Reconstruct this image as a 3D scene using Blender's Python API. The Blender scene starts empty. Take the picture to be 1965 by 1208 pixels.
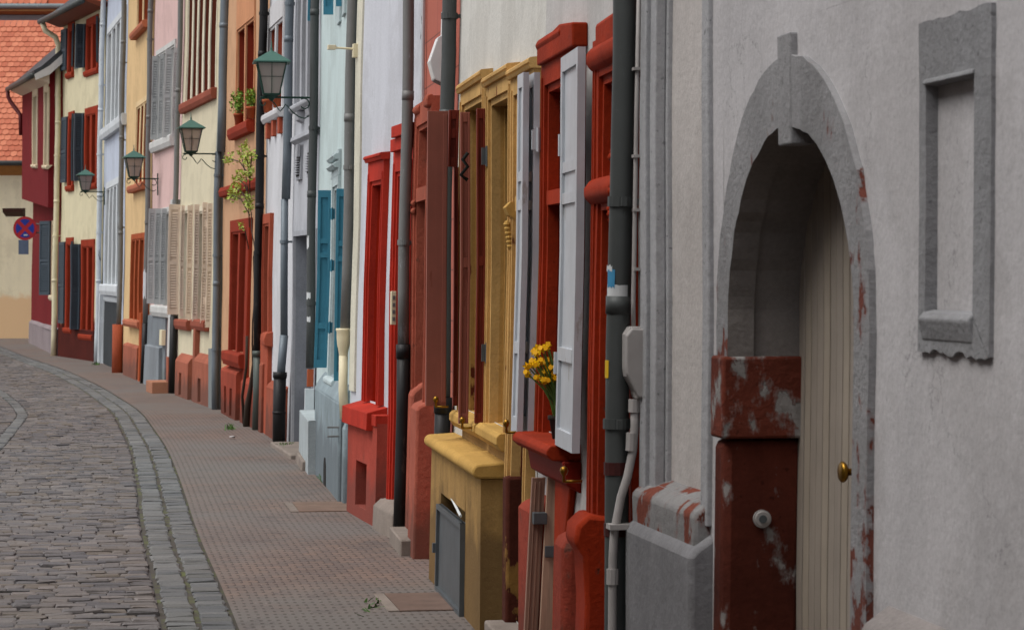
import bpy, bmesh, math, random
import numpy as np
from mathutils import Vector
random.seed(7)
R = math.radians
C = bpy.context.scene.collection

# ------------------------------------------------------------------ camera, world, sun, exposure
sc = bpy.context.scene
F_PX, CX, HY, EYE = 5000.0, 982.5, 529.0, 2.0
cd = bpy.data.cameras.new('camera'); cam = bpy.data.objects.new('camera', cd); C.objects.link(cam)
cam.location = (0, 0, EYE); cam.rotation_euler = (R(90), 0, 0)
cd.sensor_width = 36; cd.lens = 36 * F_PX / 1965; cd.shift_y = (HY - 604) / 1965
cd.dof.use_dof = True; cd.dof.focus_distance = 16; cd.dof.aperture_fstop = 11
cd.clip_start = 0.1; cd.clip_end = 2000
sc.camera = cam
SUN_EL, SUN_AZ = 60, 248           # overcast: soft and high
w = bpy.data.worlds.new('World'); sc.world = w; w.use_nodes = True
nt = w.node_tree; bg = nt.nodes['Background']
sky = nt.nodes.new('ShaderNodeTexSky'); sky.sky_type = 'NISHITA'; sky.sun_disc = False
sky.sun_elevation = R(SUN_EL); sky.sun_rotation = R(SUN_AZ); sky.dust_density = 3.0; sky.air_density = 0.7
hs = nt.nodes.new('ShaderNodeHueSaturation'); hs.inputs['Saturation'].default_value = 0.22
nt.links.new(sky.outputs[0], hs.inputs['Color']); nt.links.new(hs.outputs[0], bg.inputs[0])
bg.inputs[1].default_value = 0.13
sl = bpy.data.lights.new('sun', 'SUN'); sl.energy = 0.8; sl.angle = R(35); sl.color = (1, .97, .92)
so = bpy.data.objects.new('sun', sl); C.objects.link(so)
az, el = R(SUN_AZ), R(SUN_EL)
so.rotation_euler = Vector((math.sin(az) * math.cos(el), math.cos(az) * math.cos(el), math.sin(el))).to_track_quat('Z', 'Y').to_euler()
sc.view_settings.view_transform = 'Standard'; sc.view_settings.look = 'None'
sc.view_settings.exposure = 0.75; sc.view_settings.gamma = 1

# ------------------------------------------------------------------ materials
def lin(h):
    h = h.lstrip('#'); v = [int(h[i:i + 2], 16) / 255 for i in (0, 2, 4)]
    return tuple((x / 12.92 if x <= .04045 else ((x + .055) / 1.055) ** 2.4) for x in v)
def nodes(name):
    m = bpy.data.materials.new(name); m.use_nodes = True
    n = m.node_tree.nodes; l = m.node_tree.links; return m, n, l, n['Principled BSDF']
def noise(n, l, vec, scale, detail=4, rough=.6):
    t = n.new('ShaderNodeTexNoise'); t.inputs['Scale'].default_value = scale
    t.inputs['Detail'].default_value = detail; t.inputs['Roughness'].default_value = rough
    l.new(vec, t.inputs['Vector']); return t.outputs['Fac']
def ramp(n, l, fac, a, b, ca=(0, 0, 0, 1), cb=(1, 1, 1, 1)):
    r = n.new('ShaderNodeValToRGB'); r.color_ramp.elements[0].position = a; r.color_ramp.elements[1].position = b
    r.color_ramp.elements[0].color = ca; r.color_ramp.elements[1].color = cb; l.new(fac, r.inputs[0]); return r.outputs[0]
def mix(n, l, fac, a, b, mode='MIX'):
    m = n.new('ShaderNodeMix'); m.data_type = 'RGBA'; m.blend_type = mode
    if isinstance(fac, (int, float)): m.inputs[0].default_value = fac
    else: l.new(fac, m.inputs[0])
    for s, v in ((6, a), (7, b)):
        if isinstance(v, tuple): m.inputs[s].default_value = (*v[:3], 1)
        else: l.new(v, m.inputs[s])
    return m.outputs[2]
def mapped(n, l, vec, sx, sy, sz):
    mp = n.new('ShaderNodeMapping'); mp.inputs['Scale'].default_value = (sx, sy, sz); l.new(vec, mp.inputs[0]); return mp.outputs[0]
def bump(n, l, h, s, d, b, prev=None):
    bp = n.new('ShaderNodeBump'); bp.inputs['Strength'].default_value = s; bp.inputs['Distance'].default_value = d
    l.new(h, bp.inputs['Height'])
    if prev: l.new(prev, bp.inputs['Normal'])
    l.new(bp.outputs[0], b.inputs['Normal']); return bp.outputs[0]
def plaster(name, col, var=.16, streak=.25, rough=.92, b=.5, peel=None, peel_t=.6, peel_s=5, low=None, coarse=1.0, speck=0., peel_z=None, crack=0.):
    """painted plaster or painted stone: blotches, rain streaks, grain; peel = colour below flaked paint; low = (z, colour) grime band with ragged edge"""
    m, n, l, p = nodes(name); tc = n.new('ShaderNodeTexCoord').outputs['Object']
    if name.startswith('render'):
        streak = max(streak, .2)
        if not low: low = (.45, '#' + ''.join('%02x' % int(int(col[i:i + 2], 16) * .62) for i in (1, 3, 5)), .5)
    c = lin(col); k = (1 - var) ; dark = tuple(x * k for x in c)
    f1 = ramp(n, l, noise(n, l, tc, 1.7, 6, .65), .35, .65)
    o = mix(n, l, f1, dark, c)
    f2 = ramp(n, l, noise(n, l, mapped(n, l, tc, 1, 1, .8), 1.1, 9, .72), .5, .56, (1, 1, 1, 1), (.90, .895, .89, 1)); o = mix(n, l, 1., o, f2, 'MULTIPLY')
    st = ramp(n, l, noise(n, l, mapped(n, l, tc, 5, 5, .5), 1, 6, .62), .42, .85)
    ms = n.new('ShaderNodeMath'); ms.operation = 'MULTIPLY'; ms.inputs[1].default_value = streak; l.new(st, ms.inputs[0])
    o = mix(n, l, ms.outputs[0], o, tuple(x * .45 for x in c))
    g = ramp(n, l, noise(n, l, tc, 60, 3, .7), .3, .7, (.88, .88, .88, 1), (1.06, 1.06, 1.06, 1))
    o = mix(n, l, 1.0, o, g, 'MULTIPLY')
    if speck:
        sp = ramp(n, l, noise(n, l, tc, 34, 2, .5), .68, .74); m2 = n.new('ShaderNodeMath'); m2.operation = 'MULTIPLY'; m2.inputs[1].default_value = speck
        l.new(sp, m2.inputs[0]); o = mix(n, l, m2.outputs[0], o, tuple(x * .25 for x in c))
    if crack:
        rn = noise(n, l, tc, 1.3, 8, .62); ab = n.new('ShaderNodeMath'); ab.operation = 'SUBTRACT'; l.new(rn, ab.inputs[0]); ab.inputs[1].default_value = .5
        ab2 = n.new('ShaderNodeMath'); ab2.operation = 'ABSOLUTE'; l.new(ab.outputs[0], ab2.inputs[0]); ln_ = ramp(n, l, ab2.outputs[0], .0012, .0028, (1, 1, 1, 1), (0, 0, 0, 1))
        mk2 = ramp(n, l, noise(n, l, tc, 1.1, 2), .56, .6); cm = n.new('ShaderNodeMath'); cm.operation = 'MULTIPLY'; l.new(ln_, cm.inputs[0]); l.new(mk2, cm.inputs[1])
        cm2 = n.new('ShaderNodeMath'); cm2.operation = 'MULTIPLY'; l.new(cm.outputs[0], cm2.inputs[0]); cm2.inputs[1].default_value = crack; o = mix(n, l, cm2.outputs[0], o, tuple(x * .3 for x in c))
    hgt = noise(n, l, tc, 22 * coarse, 6, .7)
    nb = bump(n, l, hgt, b, .012, p)
    if low:
        sep = n.new('ShaderNodeSeparateXYZ'); l.new(tc, sep.inputs[0])
        ad = n.new('ShaderNodeMath'); ad.operation = 'MULTIPLY_ADD'; l.new(noise(n, l, tc, 3.2, 5, .6), ad.inputs[0]); ad.inputs[1].default_value = -.9
        l.new(sep.outputs[2], ad.inputs[2])
        mk = ramp(n, l, ad.outputs[0], 0, 1)
        mr = n.new('ShaderNodeMapRange'); l.new(ad.outputs[0], mr.inputs[0]); mr.inputs[1].default_value = low[0] - .55; mr.inputs[2].default_value = low[0] - .3
        mr.inputs[3].default_value = low[2] if len(low) > 2 else .75; mr.inputs[4].default_value = 0
        o = mix(n, l, mr.outputs[0], o, lin(low[1]))
    if peel:
        nz = noise(n, l, mapped(n, l, tc, 1, 1, .6), peel_s, 7, .62)
        if peel_z:      # flakes more towards the damp foot of the wall
            sz = n.new('ShaderNodeSeparateXYZ'); l.new(tc, sz.inputs[0]); mz = n.new('ShaderNodeMapRange'); l.new(sz.outputs[2], mz.inputs[0])
            mz.inputs[1].default_value = peel_z[0]; mz.inputs[2].default_value = peel_z[1]; mz.inputs[3].default_value = peel_z[2]; mz.inputs[4].default_value = 0
            az_ = n.new('ShaderNodeMath'); az_.operation = 'ADD'; l.new(nz, az_.inputs[0]); l.new(mz.outputs[0], az_.inputs[1]); nz = az_.outputs[0]
        mk = ramp(n, l, nz, peel_t, peel_t + .01); thin = ramp(n, l, nz, peel_t - .05, peel_t, (0, 0, 0, 1), (.4, .4, .4, 1)); o = mix(n, l, thin, o, lin(peel))
        pc = lin(peel); pv = mix(n, l, noise(n, l, tc, 25, 4, .7), tuple(x * .5 for x in pc), tuple(x * 1.2 for x in pc))
        o = mix(n, l, mk, o, pv)
        inv = n.new('ShaderNodeMath'); inv.operation = 'SUBTRACT'; inv.inputs[0].default_value = 1; l.new(mk, inv.inputs[1])
        bump(n, l, inv.outputs[0], .8, .006, p, nb)
    l.new(o, p.inputs['Base Color']); p.inputs['Roughness'].default_value = rough; p.inputs['Specular IOR Level'].default_value = .12
    return m
def paint(name, col, rough=.45, metal=0., var=.12, b=.12, wear=None, spec=.3, streak=.2):
    m, n, l, p = nodes(name); tc = n.new('ShaderNodeTexCoord').outputs['Object']; c = lin(col)
    o = mix(n, l, ramp(n, l, noise(n, l, tc, 6, 5, .6), .35, .65), tuple(x * (1 - var) for x in c), c)
    st = ramp(n, l, noise(n, l, mapped(n, l, tc, 30, 30, 1.2), 1, 5, .6), .5, .8)
    ms = n.new('ShaderNodeMath'); ms.operation = 'MULTIPLY'; ms.inputs[1].default_value = streak; l.new(st, ms.inputs[0])
    o = mix(n, l, ms.outputs[0], o, tuple(x * .5 for x in c))
    if wear:
        o = mix(n, l, ramp(n, l, noise(n, l, mapped(n, l, tc, 1, 1, .3), 9, 6, .7), .62, .66), o, lin(wear))
    l.new(o, p.inputs['Base Color']); p.inputs['Metallic'].default_value = metal; p.inputs['Roughness'].default_value = rough
    p.inputs['Specular IOR Level'].default_value = spec
    bump(n, l, noise(n, l, tc, 40, 4, .6), b, .004, p); return m
def wood(name, col, rough=.6):
    m, n, l, p = nodes(name); tc = n.new('ShaderNodeTexCoord').outputs['Object']; c = lin(col)
    g = noise(n, l, mapped(n, l, tc, 60, 60, 2.5), 1, 6, .7)
    o = mix(n, l, ramp(n, l, g, .3, .7), tuple(x * .55 for x in c), tuple(min(1, x * 1.15) for x in c))
    l.new(o, p.inputs['Base Color']); p.inputs['Roughness'].default_value = rough; bump(n, l, g, .5, .004, p); return m
def leafm(name, a, bcol):
    m, n, l, p = nodes(name); tc = n.new('ShaderNodeTexCoord').outputs['Object']
    l.new(mix(n, l, ramp(n, l, noise(n, l, tc, 14, 3, .6), .35, .65), lin(a), lin(bcol)), p.inputs['Base Color'])
    p.inputs['Roughness'].default_value = .6; return m
def glassy(name, col, rough=.08):
    m, n, l, p = nodes(name); tc = n.new('ShaderNodeTexCoord').outputs['Object']; c = lin(col)
    l.new(mix(n, l, noise(n, l, tc, 1.5, 2), tuple(x * .6 for x in c), c), p.inputs['Base Color'])
    p.inputs['Roughness'].default_value = rough; p.inputs['Specular IOR Level'].default_value = .8
    bump(n, l, noise(n, l, tc, 2.5, 2), .15, .02, p); return m

M = dict(
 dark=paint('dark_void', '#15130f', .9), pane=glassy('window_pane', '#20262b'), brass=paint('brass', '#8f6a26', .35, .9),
 pipe_dark=paint('pipe_dark_zinc', '#4b4e4d', .55, .25, wear='#59605f'), pipe_grey=paint('pipe_grey', '#737371', .55, .2, wear='#858a8c'),
 pipe_blue=paint('pipe_bluegrey', '#6b747b', .5, .2), pipe_black=paint('pipe_black', '#1c1b1c', .5, .2, wear='#33302d'),
 pipe_cream=paint('pipe_cream', '#d9cfae', .5), pipe_white=paint('pipe_white', '#c4cacd', .5, wear='#3e4144'),
 pipe_pale=paint('pipe_pale', '#8d989a', .5, .1, wear='#a6aead'),
 plastic=paint('grey_white_plastic', '#a39e9b', .5, 0, .15, .1, wear='#8f8984'), white_metal=paint('white_lacquer', '#dcdcda', .35),
 sh_white=paint('shutter_white', '#b9bdc2', .45, streak=.25, wear='#9c9a98'), sh_grey=paint('shutter_grey', '#b4b6b6', .7, wear='#8f9294'),
 sh_beige=paint('shutter_beige', '#dbc6b2', .7, wear='#b0917c'), sh_teal=paint('shutter_teal', '#3d7f95', .65, wear='#2f6074'),
 sh_slate=paint('shutter_slate', '#39444d', .6), sh_brown=paint('shutter_brown', '#8a4e40', .6, wear='#7a3e30'), sh_brown2=paint('shutter_red_brown', '#6f2412', .5, wear='#28100a'),
 lamp_green=paint('lamp_green', '#46695f', .5), iron=paint('lamp_iron', '#17382e', .5),
 soil=paint('soil', '#2c2219', .95), terra=paint('terracotta', '#a4512f', .8), zinc=paint('zinc_panel', '#5c6164', .5, .4, .2, .3, streak=.6),
 board=wood('weathered_board', '#b3917a'), board2=wood('weathered_board_dark', '#94705e'),
 stone=plaster('grey_stone', '#8a7f76', .25, .3), slate=paint('roof_slate', '#3b3d40', .6, 0, .4, .4),
 red_sign=paint('sign_red', '#a81c26', .4), blue_sign=paint('sign_blue', '#1d2f8c', .4), leaf=leafm('leaf_green', '#4f7a1d', '#86a32f'),
 leaf2=leafm('leaf_dark', '#2e4a1b', '#4a6e23'), vine=leafm('leaf_vine', '#7d9430', '#a9b84c'), bark=paint('bark', '#3a2f26', .9),
 yellow=paint('petal_yellow', '#f6cf08', .6, 0, .25, .0, streak=0), stem=leafm('stem_green', '#3c5d22', '#58782c'), paper=paint('paper', '#cfd3d2', .8), paper2=paint('paper_blue', '#3f86ad', .7),
 paper_yellow=paint('sticker_yellow', '#cfa514', .6), sticker=paint('sticker_white', '#c9cbcb', .7),
)

# lantern glass
m, n, l, p = nodes('frosted_lantern_glass'); p.inputs['Base Color'].default_value = (*lin('#b9aea8'), 1); p.inputs['Roughness'].default_value = .35
p.inputs['Transmission Weight'].default_value = .55; p.inputs['IOR'].default_value = 1.1; M['lglass'] = m

# ------------------------------------------------------------------ facades: u along the wall away from the camera, n out into the street, z up
class Fac:
    def __init__(s, near, far, lean=0., seed=0, wob=.012, sl=0.):
        s.B = np.array([near[0], near[1], 0.]); d = np.array([far[0] - near[0], far[1] - near[1], 0.]); s.L = float(np.linalg.norm(d)); s.t = d / s.L
        s.N = np.array([-s.t[1], s.t[0], 0.]); s.k = math.tan(R(lean)); s.up = np.array([0, 0, 1.]) - s.k * s.N; s.sd = seed; s.wob = wob; s.t3 = s.t + np.array([0, 0, sl])
    def warp(s, u, z):
        a = s.wob; q = s.sd * 1.7
        return a * (math.sin(1.1 * u + q) * math.sin(.8 * z + 2 * q) + .5 * math.sin(2.7 * z + q + .6 * u)), .4 * a * math.sin(1.9 * z + 3 * q + .3 * u)
    def P(s, u, n, z):
        dn, du = s.warp(u, z)
        return s.B + (u + du) * s.t3 + (n + dn) * s.N + z * s.up
    def uv(s, px, py, n=0.):
        D = np.array([(px - CX) / F_PX, 1, (HY - py) / F_PX]); A = np.stack([s.t3, s.up, -D], 1)
        r = np.linalg.solve(A, np.array([0, 0, EYE]) - s.B - n * s.N); return float(r[0]), float(r[1])
    def px(s, u, n, z):
        q = s.P(u, n, z); return CX + F_PX * q[0] / q[1], HY - F_PX * (q[2] - EYE) / q[1]

class MB:
    def __init__(s): s.v, s.f, s.m = [], [], []
    def add(s, vs, fs, mi=0):
        o = len(s.v); s.v += [tuple(map(float, x)) for x in vs]; s.f += [tuple(i + o for i in q) for q in fs]; s.m += [mi] * len(fs)
    def hexa(s, fn, a0, a1, b0, b1, z0, z1, mi=0, mside=None, seg=.7):
        """box through fn(a,b,z), cut along z and a so it follows the wall's bends"""
        nz = max(1, int(abs(z1 - z0) / seg)); na = max(1, int(abs(a1 - a0) / (seg * 1.3)))
        zs = [z0 + (z1 - z0) * i / nz for i in range(nz + 1)]; us = [a0 + (a1 - a0) * i / na for i in range(na + 1)]
        def sheet(g, flip):
            r, c = len(g), len(g[0]); vs = [p for row in g for p in row]; fs = []
            for i in range(r - 1):
                for j in range(c - 1):
                    q = (i * c + j, i * c + j + 1, (i + 1) * c + j + 1, (i + 1) * c + j); fs.append(q[::-1] if flip else q)
            return vs, fs
        o = len(s.v)
        for g, fl, mm in (([[fn(u, b1, z) for u in us] for z in zs], 0, mi), ([[fn(u, b0, z) for u in us] for z in zs], 1, mi),
                      ([[fn(a0, b, z) for b in (b0, b1)] for z in zs], 0, mside if mside is not None else mi), ([[fn(a1, b, z) for b in (b0, b1)] for z in zs], 1, mi),
                      ([[fn(u, b, z0) for b in (b0, b1)] for u in us], 1, mi), ([[fn(u, b, z1) for b in (b0, b1)] for u in us], 0, mi)):
            vs, fs = sheet(g, fl); s.add(vs, fs, mm)
    def box(s, F, u0, u1, n0, n1, z0, z1, mi=0, mside=None): s.hexa(F.P, u0, u1, n0, n1, z0, z1, mi, mside)
    def poly(s, F, pts, n0, n1, mi=0):
        """prism: outline in (u,z), thickness n0..n1"""
        k = len(pts); vs = [F.P(u, n1, z) for u, z in pts] + [F.P(u, n0, z) for u, z in pts]
        fs = [tuple(range(k)), tuple(range(2 * k - 1, k - 1, -1))] + [(i, i + k, (i + 1) % k + k, (i + 1) % k) for i in range(k)]
        s.add(vs, fs, mi)
    def prof(s, F, pts, u0, u1, mi=0):
        """moulding: profile in (n,z) run along u"""
        k = len(pts); vs = [F.P(u0, n_, z) for n_, z in pts] + [F.P(u1, n_, z) for n_, z in pts]
        fs = [tuple(range(k)), tuple(range(2 * k - 1, k - 1, -1))] + [(i, i + k, (i + 1) % k + k, (i + 1) % k) for i in range(k)]
        s.add(vs, fs, mi)
    def tube(s, pts, r, seg=10, mi=0, cap=True):
        pts = [Vector(map(float, p)) for p in pts]; k = len(pts); rs = r if isinstance(r, (list, tuple)) else [r] * k; vs = []; prev = None
        for i, q in enumerate(pts):
            d = (pts[min(i + 1, k - 1)] - pts[max(i - 1, 0)]).normalized()
            a = prev if prev is not None else (Vector((0, 0, 1)) if abs(d.z) < .9 else Vector((1, 0, 0)))
            x = (a - d * a.dot(d)).normalized(); y = d.cross(x); prev = x
            for j in range(seg):
                t = 2 * math.pi * j / seg; vs.append(q + (x * math.cos(t) + y * math.sin(t)) * rs[i])
        fs = [(i * seg + j, i * seg + (j + 1) % seg, (i + 1) * seg + (j + 1) % seg, (i + 1) * seg + j) for i in range(k - 1) for j in range(seg)]
        if cap: fs += [tuple(range(seg - 1, -1, -1)), tuple(range((k - 1) * seg, k * seg))]
        s.add(vs, fs, mi)
    def lathe(s, c, prof, seg=16, mi=0):
        vs = []; k = len(prof)
        for r, z in prof: vs += [(c[0] + r * math.cos(2 * math.pi * j / seg), c[1] + r * math.sin(2 * math.pi * j / seg), c[2] + z) for j in range(seg)]
        fs = [(i * seg + j, i * seg + (j + 1) % seg, (i + 1) * seg + (j + 1) % seg, (i + 1) * seg + j) for i in range(k - 1) for j in range(seg)]
        fs += [tuple(range(seg - 1, -1, -1)), tuple(range((k - 1) * seg, k * seg))]; s.add(vs, fs, mi)
    def build(s, name, mats, parent=None, bev=0., smooth=False, loc=None, weld=True):
        if not isinstance(mats, (list, tuple)): mats = [mats]
        off = np.array(loc if loc is not None else (0, 0, 0), float); q = parent
        while q is not None: off = off + np.array(q.location); q = q.parent
        me = bpy.data.meshes.new(name); me.from_pydata([tuple(np.array(v) - off) for v in s.v], [], s.f)
        for mt in mats: me.materials.append(mt)
        me.polygons.foreach_set('material_index', s.m)
        if smooth: me.polygons.foreach_set('use_smooth', [True] * len(s.f))
        if weld:
            bm = bmesh.new(); bm.from_mesh(me); bmesh.ops.remove_doubles(bm, verts=bm.verts, dist=2e-5); bmesh.ops.recalc_face_normals(bm, faces=bm.faces); bm.to_mesh(me); bm.free()
        me.update(); o = bpy.data.objects.new(name, me); C.objects.link(o)
        if loc is not None: o.location = loc
        if parent is not None: o.parent = parent
        if bev:
            b = o.modifiers.new('bevel', 'BEVEL'); b.width = bev; b.segments = 2; b.limit_method = 'ANGLE'; b.angle_limit = R(40)
            if bev >= .01: me.polygons.foreach_set('use_smooth', [True] * len(s.f)); me.set_sharp_from_angle(angle=R(50)) if hasattr(me, 'set_sharp_from_angle') else None
        return o
def tag(o, label, cat, group=None, kind=None):
    if label: o['label'] = label
    if cat: o['category'] = cat
    if group: o['group'] = group
    if kind: o['kind'] = kind
    return o
def empty(name, loc, label, cat, group=None):
    o = bpy.data.objects.new(name, None); C.objects.link(o); o.location = tuple(map(float, loc)); o.empty_display_size = .2
    return tag(o, label, cat, group)

# ------------------------------------------------------------------ house kit
class House:
    def __init__(s, name, near, far, lean, top, label, cat='house', wallm=None, seed=0, group='row of old town houses', depth=7, wob=.012, roof=True):
        s.F = Fac(near, far, lean, seed, wob); s.root = empty(name, (near[0], near[1], 0), label, cat, group)
        s.top = top; s.holes = []; s.wallm = wallm; s.depth = depth; s.roof = roof; s.arch = None
    def finish(s, split=None):
        """wall sheet with openings, gable walls behind it, roof"""
        F = s.F; mb = MB(); L = F.L
        us = sorted(set([0, L] + [x for h in s.holes for x in h[:2]])); zs = sorted(set([-.1, s.top] + [x for h in s.holes for x in h[2:4]]))
        def cut(a, step):
            o = [a[0]]
            for b in a[1:]:
                k = max(1, int((b - o[-1]) / step)); st = o[-1]; o += [st + (b - st) * i / k for i in range(1, k + 1)]
            return o
        us, zs = cut(us, .6), cut(zs, .6); idx = {}
        def vid(u, z):
            if (u, z) not in idx: idx[(u, z)] = len(vs); vs.append(F.P(u, 0, z))
            return idx[(u, z)]
        vs, fs = [], []
        for i in range(len(us) - 1):
            for j in range(len(zs) - 1):
                uc, zc = (us[i] + us[i + 1]) / 2, (zs[j] + zs[j + 1]) / 2
                if any(h[0] < uc < h[1] and h[2] < zc < h[3] for h in s.holes): continue
                if s.arch and s.arch[0] < uc < s.arch[1] and zc < s.arch[2]: continue
                fs.append((vid(us[i], zs[j]), vid(us[i + 1], zs[j]), vid(us[i + 1], zs[j + 1]), vid(us[i], zs[j + 1])))
        mb.add(vs, [f[::-1] for f in fs])
        D = s.depth; P = lambda u, n, z: F.B + u * F.t + n * F.N + z * F.up
        bk = [P(0, -D, -.1), P(L, -D, -.1), P(L, -D, s.top), P(0, -D, s.top)]
        for u in (0, L):
            mb.add([F.P(u, 0, z) for z in zs] + [P(u, -D, s.top), P(u, -D, -.1)], [tuple(range(len(zs) + 2))])
        mb.add(bk, [(0, 1, 2, 3)])
        # dark liner a little behind the openings
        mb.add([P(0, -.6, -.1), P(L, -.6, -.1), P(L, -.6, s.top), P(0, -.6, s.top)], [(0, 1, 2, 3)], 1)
        s.wall = mb.build('wall', [s.wallm, M['dark']], s.root)
        if s.roof:
            r = MB(); h = D * .38; z = s.top
            r.add([P(-.01, .35, z - .12), P(L + .01, .35, z - .12), P(L + .01, -D / 2, z + h), P(-.01, -D / 2, z + h), P(L + .01, -D - .3, z - .12), P(-.01, -D - .3, z - .12),
                   P(-.01, .35, z - .22), P(L + .01, .35, z - .22), P(L + .01, -D - .3, z - .22), P(-.01, -D - .3, z - .22)],
                  [(0, 1, 2, 3), (3, 2, 4, 5), (0, 6, 7, 1), (5, 4, 8, 9), (6, 9, 8, 7), (0, 3, 5, 9, 6), (1, 7, 8, 4, 2)])
            r.build('roof', M['slate'], s.root)
    def rng(s, L, Rr, y0, y1, n1=.04, nR=0.):
        """pixel readings of an element on the wall -> metres: far edge, near edge, top, bottom (read at its far edge)"""
        ym = (y0 + y1) / 2; uf = s.F.uv(L, ym, n1)[0]; un = s.F.uv(Rr, ym, nR)[0]
        return uf, un, s.F.uv(L, y0, n1)[1], s.F.uv(L, y1, n1)[1]
    def pipe(s, u, n, z0, z1, r, mat, mat_low=None, zsplit=1.0, rlow=None, brackets=(1.2, 3.0, 4.8), parent=None, foot=False, name='drainpipe', top_path=None):
        F = s.F; q = lambda z: F.P(u, n, z)
        mb = MB(); zs = np.linspace(zsplit if mat_low else z0, z1, max(3, int((z1 - z0) / .5)))
        pts = [q(z) for z in zs] + (top_path or [])
        mb.tube(pts, r, 14)
        z = zs[0] + 1.9
        while z < z1: mb.tube([q(z - .05), q(z + .02)], r * 1.07, 14); z += 1.97     # socket joints
        o = mb.build(name, mat, s.root, smooth=True)
        if mat_low:
            ml = MB(); rr = rlow or r * 1.12
            ml.tube([q(z) for z in np.linspace(z0, zsplit, 4)], rr, 14); ml.tube([q(zsplit - .09), q(zsplit + .015)], rr * 1.12, 14); ml.build('cast_iron_foot', mat_low, o, smooth=True)
        for zb in brackets:
            if z0 < zb < z1:
                b = MB(); b.tube([q(zb - .02), q(zb + .02)], r * 1.16, 14); b.box(F, u - .012, u + .012, 0, n - r, zb - .012, zb + .012)
                b.box(F, u - r * 1.7, u - r * 1.05, n - .01, n + .01, zb - .018, zb + .018)
                b.build('bracket', mat, o)
        return o

def surround(H, uf, un, z1, z0, mat, n1=.04, jamb=.13, head=None, depth=.2, mull=0, mullw=.09, sash='white', sill=None, sill_n=.09, sill_h=.09, sill_mat=None,
             hood=None, reveal=None, name='window', pane=True, step=True, transom=None, bev=.008, label=None, flute=0):
    """stone frame round a real opening, sash and pane behind, sill below"""
    F = H.F; head = head or jamb; e = .4
    H.holes.append((un + jamb * e, uf - jamb * e, z0 if name == 'doorway' else z0 + .01, z1 - head * e))
    mats = [mat, reveal or mat]; mb = MB(); rv = 1 if reveal else 0
    iu0, iu1, iz1 = un + jamb, uf - jamb, z1 - head
    jb = lambda a, b, side: None
    # jambs: front band, stepped second order, reveal
    st = .035 if step else 0
    mb.box(F, iu1 + st, uf, -.02, n1, z0, z1)                                       # far jamb front
    mb.box(F, un, iu0 - st, -.02, n1, z0, z1)                                       # near jamb front
    if step:
        mb.box(F, iu1, iu1 + st, -.02, n1 - .018, z0, iz1 + st); mb.box(F, iu0 - st, iu0, -.02, n1 - .018, z0, iz1 + st)
        mb.box(F, iu0, iu1, -.02, n1 - .018, iz1, iz1 + st)
    mb.box(F, iu1, uf - jamb * .3, -depth, -.02, z0, iz1, rv, rv); mb.box(F, un + jamb * .3, iu0, -depth, -.02, z0, iz1, rv, rv)
    mb.box(F, un + jamb * .3, uf - jamb * .3, -depth, -.02, iz1, z1 - head * .3, rv, rv)
    mb.box(F, iu0 - st, iu1 + st, -.02, n1, iz1 + st, z1)                            # lintel
    w = iu1 - iu0
    for i in range(mull):
        c = iu0 + w * (i + 1) / (mull + 1)
        mb.box(F, c - mullw / 2, c + mullw / 2, -.012, n1 - .006, z0, iz1 + st * .5); mb.box(F, c - mullw / 2 + .004, c + mullw / 2 - .004, -depth, -.012, z0, iz1, rv, rv)
    for i in range(flute):      # reeds worked into the reveal and into the face
        na = -.045 - i * (depth - .07) / flute; e = .016 if i % 2 == 0 else .008
        mb.box(F, iu1 - e, iu1 + .003, na - .017, na, z0 + .004, iz1 - .002, rv, rv); mb.box(F, iu0 - .003, iu0 + e, na - .017, na, z0 + .004, iz1 - .002, rv, rv)
    if flute:
        for f_ in (.34, .62): mb.box(F, iu1 + st + (jamb - st) * f_, iu1 + st + (jamb - st) * (f_ + .14), n1 - .003, n1 + .007, z0 + .004, z1 - head * .5); mb.box(F, un + (jamb - st) * f_, un + (jamb - st) * (f_ + .14), n1 - .003, n1 + .007, z0 + .004, z1 - head * .5)
    if transom:
        tz, th = transom; mb.box(F, iu0, iu1, -depth, n1 - .008, tz, tz + th)
    if hood:
        hp, hh = hood
        mb.prof(F, [(0, z1 - .005), (n1 + .02, z1 - .005), (n1 + .03, z1 + hh * .25), (n1 + hp * .7, z1 + hh * .35), (n1 + hp, z1 + hh * .5), (n1 + hp, z1 + hh * .8), (n1 + hp * .7, z1 + hh), (0, z1 + hh * 1.15)], un - hp * .5, uf + hp * .5)
    o = mb.build(name, mats, H.root, bev)
    if label: o['label'] = label
    if pane:
        s_ = MB(); fr = .05; nn = -depth + .02
        k = mull + 1
        for i in range(k):
            a = iu0 + w * i / k + (.0 if i == 0 else mullw / 2); b = iu0 + w * (i + 1) / k - (.0 if i == k - 1 else mullw / 2)
            for q in ((a, a + fr, z0, iz1), (b - fr, b, z0, iz1), (a + fr, b - fr, z0, z0 + fr), (a + fr, b - fr, iz1 - fr, iz1), (a + fr, b - fr, (z0 + iz1) * .5 + .2, (z0 + iz1) * .5 + .235)):
                s_.box(F, q[0], q[1], nn - .03, nn + .02, q[2], q[3])
        s_.build('sash', M['sash_' + sash], o)
        g = MB(); g.box(F, iu0 + .01, iu1 - .01, nn - .012, nn - .006, z0 + .01, iz1 - .01); g.build('pane', M['pane'], o)
    if sill is not False and sill is not None:
        sb = MB(); a, b = un - sill * .5, uf + sill * .5
        sb.prof(F, [(-depth * .9, z0 + .012), (sill_n - .02, z0), (sill_n, z0 - .02), (sill_n, z0 - sill_h * .6), (sill_n - .03, z0 - sill_h), (0, z0 - sill_h)], a, b)
        sb.build('sill', sill_mat or mat, o, max(bev, .006))
    return o
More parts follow.
